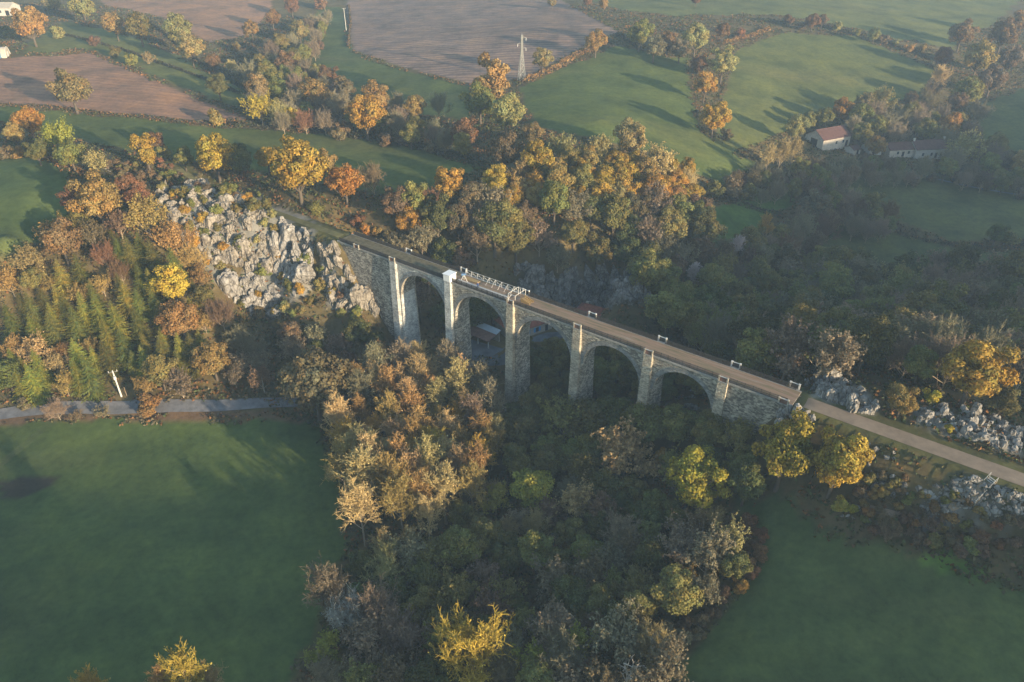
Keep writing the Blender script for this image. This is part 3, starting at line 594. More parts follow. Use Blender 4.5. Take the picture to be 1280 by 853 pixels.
# person on the deck near the edge: one body mesh grown from a joint skeleton
def person(loc, rz, label):
    J = {'pel': (0, 0, .95, .15), 'wai': (0, 0, 1.1, .14), 'che': (0, .01, 1.32, .17), 'nck': (0, .02, 1.5, .06), 'hd0': (0, .03, 1.6, .085), 'hd1': (0, .02, 1.74, .08),
         'hl': (-.1, 0, .9, .1), 'hr': (.1, 0, .9, .1), 'kl': (-.12, .06, .5, .065), 'kr': (.12, -.02, .5, .065), 'al': (-.12, .05, .08, .045), 'ar': (.13, -.08, .08, .045),
         'tl': (-.13, .2, .04, .04), 'tr': (.14, .07, .04, .04), 'sl': (-.19, 0, 1.42, .065), 'sr': (.19, 0, 1.42, .065), 'el': (-.27, .02, 1.16, .048), 'er': (.27, .05, 1.16, .048),
         'wl': (-.22, .22, 1.02, .036), 'wr': (.2, .26, 1.05, .036), 'pl': (-.19, .3, 1.0, .035), 'pr': (.17, .34, 1.04, .035)}
    E = 'pel wai,wai che,che nck,nck hd0,hd0 hd1,pel hl,pel hr,hl kl,hr kr,kl al,kr ar,al tl,ar tr,che sl,che sr,sl el,sr er,el wl,er wr,wl pl,wr pr'.split(',')
    names = list(J); vv = [J[k][:3] for k in names]; ee = [tuple(names.index(q) for q in e.split()) for e in E]
    for hnd, sg in (('pl', -1), ('pr', 1)):
        b = J[hnd]
        for q in range(5):
            tip = (b[0] + (q - 2) * .02 - sg * (0.04 if q == (0 if sg > 0 else 4) else 0), b[1] + .07 - abs(q - 2) * .012, b[2] - .03)
            names.append(hnd + str(q)); J[names[-1]] = tip + (.011,); vv.append(tip); ee.append((names.index(hnd), len(vv) - 1))
    me = bpy.data.meshes.new('person'); me.from_pydata(vv, ee, [])
    o = bpy.data.objects.new('person', me); link(o); md = o.modifiers.new('skin', 'SKIN'); md.use_smooth_shade = True; o.modifiers.new('sub', 'SUBSURF').levels = 1
    bpy.context.view_layer.objects.active = o
    for i, k in enumerate(names):
        sv = me.skin_vertices[0].data[i]; sv.radius = (J[k][3], J[k][3]); sv.use_root = (i == 0)
    m, nt, b, nd, ln = newmat('clothes'); tc = nd.new('ShaderNodeTexCoord'); sp = nd.new('ShaderNodeSeparateXYZ'); ln.new(tc.outputs['Object'], sp.inputs[0])
    mr = nd.new('ShaderNodeMath'); mr.operation = 'DIVIDE'; mr.inputs[1].default_value = 1.8; ln.new(sp.outputs['Z'], mr.inputs[0])
    c = ramp(nd, [(0.0, (0.03, 0.03, 0.04)), (0.07, (0.03, 0.04, 0.09)), (0.52, (0.03, 0.04, 0.10)), (0.53, (0.05, 0.09, 0.24)), (0.83, (0.05, 0.09, 0.24)), (0.84, (0.45, 0.28, 0.2)), (0.95, (0.06, 0.04, 0.03))])
    c.color_ramp.interpolation = 'CONSTANT'; ln.new(mr.outputs[0], c.inputs['Fac']); ln.new(c.outputs['Color'], b.inputs['Base Color']); b.inputs['Roughness'].default_value = 0.8
    me.materials.append(m); o.location = loc; o.rotation_euler = (0, 0, rz)
    return tag(o, label, 'person')
try:
    ps = float(np.dot(at(597, 362, DECK) - ORG, U)); person(vloc(ps, 0.75, DECK + 0.12), VZ + math.pi, 'person in dark blue clothes standing at the near edge of the viaduct')
except Exception as ex:
    print('person failed', ex)
# ------------------------------------------------------------------ tree, bush and rock prototypes (height 1, base at 0)
def leaf_cards(P, Nn, size, rng, aspect=1.4):
    """one quad per leaf clump at points P, facing roughly Nn"""
    n = len(P); Nn = Nn + rng.normal(0, 0.55, (n, 3)); Nn /= np.linalg.norm(Nn, axis=1, keepdims=True) + 1e-9
    R = rng.normal(0, 1, (n, 3)); T = np.cross(Nn, R); T /= np.linalg.norm(T, axis=1, keepdims=True) + 1e-9; B = np.cross(Nn, T)
    s = (size * rng.uniform(0.6, 1.3, n))[:, None]; T = T * s * aspect * 0.5; B = B * s * 0.5
    bend = Nn * s * 0.25
    V = np.stack([P - T, P - B * 0.9 + bend, P + T, P + B * 0.9 + bend], 1).reshape(-1, 3)     # pointed leaf clump, folded
    return V, np.arange(4 * n).reshape(n, 4)
def var_cols(n, rng, lob=None, amp=0.28, hue=0.12):
    v = rng.normal(1.0, amp * 0.6, n); v = v if lob is None else v * lob[0]
    h = rng.normal(0, hue, n) * 0.5 + (0 if lob is None else lob[1])
    v = np.clip(v, 0.35, 1.9); return np.stack([v * (1 + h * 0.6), v * (1 - h * 0.25), v * (1 - h)], 1)
class Seg:
    def __init__(s): s.a = []; s.b = []; s.ra = []; s.rb = []
    def add(s, a, b, ra, rb): s.a.append(a); s.b.append(b); s.ra.append(ra); s.rb.append(rb)
    def geo(s, sides=3):
        a = np.array(s.a); b = np.array(s.b); ra = np.array(s.ra)[:, None]; rb = np.array(s.rb)[:, None]
        d = b - a; d /= np.linalg.norm(d, axis=1, keepdims=True) + 1e-9
        up = np.where(np.abs(d[:, 2:3]) > 0.9, np.array([[1., 0, 0]]), np.array([[0, 0, 1.]])); u = np.cross(d, up); u /= np.linalg.norm(u, axis=1, keepdims=True); v = np.cross(d, u)
        ring = []
        for p, r in ((a, ra), (b, rb)):
            for k in range(sides):
                t = 2 * math.pi * k / sides; ring.append(p + u * (r * math.cos(t)) + v * (r * math.sin(t)))
        V = np.stack(ring, 1).reshape(-1, 3); n = len(a); base = np.arange(n)[:, None] * 2 * sides
        F = np.concatenate([base + np.array([[k, (k + 1) % sides, sides + (k + 1) % sides, sides + k]]) for k in range(sides)], 0)
        return V, F
def branch_tree(rng, trunk_h, n_limb, spread, limb_len, r0, n_br=6, n_tw=6, n_tl=3, droop=0.0, tw_r=0.0028, limb_from=0.2, curve=0.25, lean=0.03):
    """returns trunk segments, twig segments, twig tip points and directions"""
    tr = Seg(); tw = Seg(); tips = []; tdir = []
    p = np.zeros(3); pts = [p]; K = 7
    for k in range(K):
        p = p + np.array([rng.normal(0, lean), rng.normal(0, lean), 1]) * trunk_h / K; pts.append(p)
    pts = np.array(pts)
    for k in range(K): tr.add(pts[k], pts[k + 1], r0 * (1 - 0.75 * k / K) * (1.25 if k == 0 else 1), r0 * (1 - 0.75 * (k + 1) / K))
    def chain(seg, p, d, L, r, n, bend):
        out = [p]; dd = d
        for k in range(n):
            dd = dd + rng.normal(0, bend, 3) + np.array([0, 0, 0.10 - droop]); dd = dd / np.linalg.norm(dd)
            q = p + dd * L / n; seg.add(p, q, r * (1 - 0.6 * k / n), r * (1 - 0.6 * (k + 1) / n)); p = q; out.append(p)
        return np.array(out), dd
    for i in range(n_limb):
        f = limb_from + (1 - limb_from) * (i + rng.uniform(0, 0.9)) / n_limb; h = min(f, 0.999)
        k = min(int(h * K), K - 1); p = pts[k] + (pts[k + 1] - pts[k]) * (h * K - k)
        az = i * 2.4 + rng.normal(0, 0.4); el = spread * (1.15 - 0.6 * (h - limb_from) / (1 - limb_from)) + rng.normal(0, 0.1)
        d = np.array([math.cos(az) * math.sin(el), math.sin(az) * math.sin(el), math.cos(el)])
        L = limb_len * (1.0 - 0.35 * abs(h - 0.55)) * rng.uniform(0.8, 1.15) * (1.1 - 0.45 * h)
        lp, ld = chain(tr, p, d, L, r0 * 0.42 * (1.1 - 0.5 * h), 4, 0.10)
        for j in range(n_br):
            g = 0.25 + 0.75 * (j + rng.uniform(0, 1)) / n_br; g = min(g, 0.999); kk = int(g * 4); q = lp[kk] + (lp[kk + 1] - lp[kk]) * (g * 4 - kk)
            bd = ld * 0.75 + rng.normal(0, 0.48, 3) + np.array([0, 0, 0.12 - droop]); bd /= np.linalg.norm(bd)
            bp, bdd = chain(tw, q, bd, L * 0.46 * rng.uniform(0.7, 1.2), tw_r * 2.6, 2, 0.12)
            for t in range(n_tw):
                g2 = 0.2 + 0.8 * (t + rng.uniform(0, 1)) / n_tw; g2 = min(g2, 0.999); k2 = int(g2 * 2); q2 = bp[k2] + (bp[k2 + 1] - bp[k2]) * (g2 * 2 - k2)
                d2 = bdd * 0.7 + rng.normal(0, 0.5, 3) + np.array([0, 0, 0.15 - droop]); d2 /= np.linalg.norm(d2); L2 = L * 0.2 * rng.uniform(0.6, 1.3); e2 = q2 + d2 * L2
                tw.add(q2, e2, tw_r * 1.4, tw_r * 0.8); tips.append(e2); tdir.append(d2)
                for u in range(n_tl):
                    q3 = q2 + (e2 - q2) * rng.uniform(0.3, 1); d3 = d2 + rng.normal(0, 0.55, 3); d3 /= np.linalg.norm(d3); e3 = q3 + d3 * L2 * rng.uniform(0.4, 0.8)
                    tw.add(q3, e3, tw_r, tw_r * 0.5); tips.append(e3); tdir.append(d3)
    return tr, tw, np.array(tips), np.array(tdir)
PROTO = {}          # kind -> list of (trunk mesh, crown mesh)
RATIO = dict(oak=0.40, tall=0.27, fan=0.42, poplar=0.25, spruce=0.29, bush=0.62, twigbush=0.62, dead=0.42)
CFRAC = dict(oak=0.57, tall=0.55, fan=0.58, poplar=0.63, spruce=0.46, bush=0.5, twigbush=0.5, dead=0.6)
def join_vf(parts):
    V = []; F = []; o = 0; c = []
    for v, f, cc in parts:
        V.append(v); F.append(f + o); o += len(v); c.append(cc)
    return np.concatenate(V), np.concatenate(F), np.concatenate(c)
def norm_crown(V, kind, P=None):
    return V
def leafy(kind, seed, n_leaf, lobes, size):
    rng = np.random.default_rng(seed); R = RATIO[kind]
    if kind == 'bush': zc, rz, th = 0.45, 0.50, 0.25
    elif kind == 'tall': zc, rz, th = 0.56, 0.44, 0.75
    else: zc, rz, th = 0.585, 0.40, 0.62
    # lobes: clumps of foliage carried by the limbs
    C = []; RL = []
    while len(C) < lobes:
        d = rng.normal(0, 1, 3); d /= np.linalg.norm(d); rad = rng.uniform(0.35, 0.92) if len(C) > 3 else rng.uniform(0, 0.3)
        p = np.array([d[0] * R * rad, d[1] * R * rad, zc + d[2] * rz * rad])
        if kind != 'bush' and p[2] < zc - rz * 0.62: continue
        if p[2] < zc: p[:2] *= 1.0 - 0.25 * (zc - p[2]) / rz
        C.append(p); RL.append(R * rng.uniform(0.16, 0.34) * (1 if kind == 'oak' else 1.3))
    C = np.array(C); RL = np.array(RL); lb_v = rng.normal(1.0, 0.13, lobes); lb_h = rng.normal(0.0, 0.08, lobes)
    li = rng.choice(lobes, n_leaf, p=RL ** 2 / (RL ** 2).sum()); d = rng.normal(0, 1, (n_leaf, 3)); d[:, 2] += 0.25; d /= np.linalg.norm(d, axis=1, keepdims=True)
    rr = rng.uniform(0.45, 1.0, n_leaf) ** 0.6 * (1 + rng.normal(0, 0.09, n_leaf)); P = C[li] + d * (RL[li] * rr)[:, None] * np.array([1, 1, 0.82])
    dist = np.min(np.where(np.arange(lobes)[None] == li[:, None], 9, np.linalg.norm(P[:, None] - C[None], axis=2) / RL[None]), axis=1)
    keep = (dist > 0.62) & (P[:, 2] > 0.02)
    P = P[keep]; d = d[keep]; li = li[keep]
    cv = (P - np.array([0, 0, zc])) / np.array([R, R, rz]); nn = d * 0.8 + cv * 0.5 + np.array([0, 0, 0.2])
    V, F = leaf_cards(P, nn, size, rng); cols = var_cols(len(P), rng, (lb_v[li], lb_h[li]))
    crown = mesh_np(kind + '_crown', V, F, [M['leaf']], False, {'var': cols})
    tr = Seg(); top = np.array([0, 0, zc + 0.05]); r0 = 0.026 if kind != 'bush' else 0.014
    if kind == 'bush':
        for c in C[:8]: tr.add(np.array([0, 0, -0.05]) + rng.normal(0, 0.05, 3) * np.array([1, 1, 0]), c, r0, r0 * 0.3)
    else:
        zb = 0.18; tr.add(np.array([0, 0, -0.04]), np.array([0, 0, zb]), r0 * 1.25, r0); tr.add(np.array([0, 0, zb]), np.array([rng.normal(0, .02), rng.normal(0, .02), zc]), r0, r0 * 0.5)
        for c in C:
            h = rng.uniform(zb, zc); a = np.array([0, 0, h]); m_ = (a + c) / 2 + rng.normal(0, 0.02, 3); tr.add(a, m_, r0 * 0.42, r0 * 0.3); tr.add(m_, c, r0 * 0.3, r0 * 0.12)
    tv, tf = tr.geo(6); trunk = mesh_np(kind + '_trunk', tv, tf, [M['bark']], True)
    return trunk, crown
def twiggy(kind, seed, leaf_n, leaf_size, **kw):
    rng = np.random.default_rng(seed); tr, tw, tips, td = branch_tree(rng, **kw)
    allp = np.array(tw.b + tr.b); hmax = np.percentile(allp[:, 2], 99.5); rmax = np.percentile(np.hypot(allp[:, 0], allp[:, 1]), 96)
    sz = 1.0 / hmax; sr = RATIO[kind] / rmax
    def fix(v): return v * np.array([sr, sr, sz])
    tv, tf = tr.geo(5); trunk = mesh_np(kind + '_trunk', fix(tv), tf, [M['pale_bark']], True)
    wv, wf = tw.geo(3); parts = [(fix(wv), wf, var_cols(len(wf), rng, None, 0.2, 0.08))]
    if leaf_n:
        pick = rng.choice(len(tips), leaf_n); P = fix(tips[pick] + rng.normal(0, 0.008, (leaf_n, 3))); lv, lf = leaf_cards(P, td[pick] + np.array([0, 0, 0.4]), leaf_size, rng)
        parts.append((lv, lf, var_cols(leaf_n, rng) * 1.15))
    V, F, c = join_vf(parts); crown = mesh_np(kind + '_crown', V, F, [M['leaf'] if leaf_n > 1500 else M['twig']], False, {'var': c})
    return trunk, crown
def spruce(seed):
    rng = np.random.default_rng(seed); R = RATIO['spruce']; P = []; Nn = []; T = []; tr = Seg(); tr.add(np.array([0, 0, -0.03]), np.array([0, 0, 0.98]), 0.016, 0.002)
    V = []; F = []; nq = 0; cols = []
    z = 0.10
    while z < 0.985:
        f = (z - 0.10) / 0.885; L = R * (1 - f) ** 0.85 * rng.uniform(0.85, 1.15) + 0.012; nb = int(6 + 6 * (1 - f)); a0 = rng.uniform(0, 6.28)
        for k in range(nb):
            a = a0 + 2 * math.pi * k / nb + rng.normal(0, 0.15); Lk = L * rng.uniform(0.7, 1.15); drp = 0.25 + 0.25 * (1 - f)
            prev = np.array([0, 0, z]); ns = 5; side = np.array([-math.sin(a), math.cos(a), 0])
            val = rng.normal(1, 0.16); h = rng.normal(0, 0.1)
            for q in range(ns):
                t = (q + 1) / ns; p = np.array([math.cos(a) * Lk * t, math.sin(a) * Lk * t, z - drp * Lk * t + 0.22 * Lk * t * t * t]); wd = Lk * 0.20 * (1.2 - t * 0.8) * rng.uniform(0.6, 1.4) + 0.006
                for sg in (-1, 1):                      # two hanging sprays per step
                    tip = (prev + p) / 2 + side * sg * wd + (p - prev) * 0.7 + np.array([0, 0, -wd * rng.uniform(0.2, 0.6)])
                    V += [prev, p, tip + (p - prev) * 0.35, tip]; F.append((nq, nq + 1, nq + 2, nq + 3)); nq += 4
                    cols.append((val * rng.uniform(0.8, 1.2), h))
                prev = p
        z += 0.034 * (1.25 - 0.45 * f)
    cv = np.array(cols); v = np.clip(cv[:, 0], .5, 1.6); c = np.stack([v * (1 + cv[:, 1]), v, v * (1 - cv[:, 1])], 1)
    tv, tf = tr.geo(5)
    return mesh_np('spruce_trunk', tv, tf, [M['bark']], True), mesh_np('spruce_crown', np.array(V), np.array(F), [M['leaf']], False, {'var': c})
PROTO['oak'] = [leafy('oak', 100 + i, 11500, 62 + 6 * (i % 4), 0.030) for i in range(8)]
PROTO['tall'] = [leafy('tall', 200 + i, 6000, 30, 0.030) for i in range(5)]
PROTO['bush'] = [leafy('bush', 300 + i, 2600, 16 + 2 * i, 0.085) for i in range(5)]
PROTO['fan'] = [twiggy('fan', 400 + i, 1490, 0.014, trunk_h=0.45, n_limb=21, spread=0.9, limb_len=0.62, r0=0.020, n_br=8, n_tw=7, n_tl=4, limb_from=0.2, tw_r=0.0030) for i in range(5)]
PROTO['leaffan'] = [twiggy('fan', 450 + i, 5200, 0.027, trunk_h=0.45, n_limb=15, spread=0.85, limb_len=0.62, r0=0.022, n_br=6, n_tw=6, n_tl=3, limb_from=0.25, tw_r=0.0026) for i in range(5)]
PROTO['poplar'] = [twiggy('poplar', 500 + i, 420, 0.016, trunk_h=0.85, n_limb=20, spread=0.58, limb_len=0.42, r0=0.016, n_br=7, n_tw=6, n_tl=4, limb_from=0.36, tw_r=0.0026) for i in range(6)]
PROTO['twigbush'] = [twiggy('twigbush', 600 + i, 1300, 0.045, trunk_h=0.16, n_limb=13, spread=0.95, limb_len=0.72, r0=0.02, n_br=5, n_tw=5, n_tl=3, limb_from=0.05, tw_r=0.005) for i in range(4)]
PROTO['spruce'] = [spruce(700 + i) for i in range(5)]
PROTO['dead'] = [twiggy('dead', 800, 0, 0.0, trunk_h=0.6, n_limb=9, spread=0.9, limb_len=0.55, r0=0.03, n_br=4, n_tw=3, n_tl=0, limb_from=0.3, tw_r=0.006)]
for t, c in PROTO['dead']:
    for m in (t, c): m.materials[0] = M['dead_wood']
RATIO['leaffan'] = RATIO['fan']; CFRAC['leaffan'] = CFRAC['fan']
AUTUMN = ('golden', 'orange', 'amber', 'rust', 'straw', 'yellow-green', 'lime')
NAME = dict(oak='broadleaf_tree', tall='slender_tree', fan='thinning_tree', leaffan='thinning_tree', poplar='poplar_tree', spruce='spruce_tree', bush='bush', twigbush='bramble_bush', dead='dead_tree')
PHRASE = dict(oak='rounded broadleaf tree', tall='slender leafy tree', fan='bare-twigged tree', leaffan='thin-leaved tree', poplar='half-bare poplar', spruce='spruce', bush='leafy bush', twigbush='twiggy bush', dead='dead leafless tree')
CATG = dict(oak='tree', tall='tree', fan='tree', leaffan='tree', poplar='tree', spruce='tree', bush='bush', twigbush='bush', dead='tree')
COLS = {  # name: albedo
 'golden': (0.345, 0.228, 0.045), 'orange': (0.36, 0.205, 0.05), 'amber': (0.29, 0.195, 0.07), 'rust': (0.20, 0.115, 0.06), 'brown': (0.165, 0.12, 0.07), 'olive': (0.185, 0.175, 0.055),
 'dark green': (0.108, 0.110, 0.04), 'yellow-green': (0.36, 0.30, 0.045), 'tan': (0.37, 0.275, 0.125), 'grey-brown': (0.20, 0.165, 0.105), 'straw': (0.28, 0.235, 0.10), 'green': (0.125, 0.14, 0.04), 'bottle green': (0.155, 0.155, 0.04), 'lime': (0.26, 0.245, 0.05), 'silver': (0.42, 0.39, 0.35)}
TREES = []
TR = random.Random(5)
def put(kind, x, y, r, col, region, aspect=1.0):
    TREES.append(dict(kind=kind, x=float(x), y=float(y), r=float(r), col=col, region=region, aspect=aspect))
def hero(px, py, rpx, kind, col, region, aspect=1.0):
    """crown centre at a photo pixel, crown half-width in photo pixels"""
    x, y, dep = hit(px, py, CFRAC[kind] * aspect, rpx, RATIO[kind]); put(kind, x[0], y[0], rpx * dep[0] / FPX, col, region, aspect)
def wood(poly, region, spacing, mix, seed, tries=2500, hm=11.0, frac=0.58):
    spacing *= 1.5; rng = np.random.default_rng(seed); P = np.array(poly, float); lo = P.min(0); hi = P.max(0)
    qx = rng.uniform(lo[0], hi[0], tries); qy = rng.uniform(lo[1], hi[1], tries); k = inpoly(qx, qy, poly); qx = qx[k]; qy = qy[k]
    X, Y, Dp = hit(qx, qy, frac, hm=hm); acc = []
    old = np.array([(t['x'], t['y'], t['r']) for t in TREES]) if TREES else np.zeros((0, 3))
    wts = np.array([m[0] for m in mix], float); wts /= wts.sum()
    for x, y in zip(X, Y):
        m = mix[rng.choice(len(mix), p=wts)]; r = rng.uniform(m[3], m[4])
        if any((x - a) ** 2 + (y - b) ** 2 < (spacing * 0.5 * (r + c)) ** 2 for a, b, c in acc): continue
        if len(old) and (np.hypot(old[:, 0] - x, old[:, 1] - y) < spacing * 0.5 * (old[:, 2] + r)).any(): continue
        s, ww = axis_sw(x, y)
        if -r - 2.0 < ww < WID + r * 0.75 + 1.0 and S_LEFT - 60 < s < S_RIGHT + 130: continue
        acc.append((x, y, r)); put(m[1], x, y, r, m[2], region, rng.uniform(0.9, 1.15))
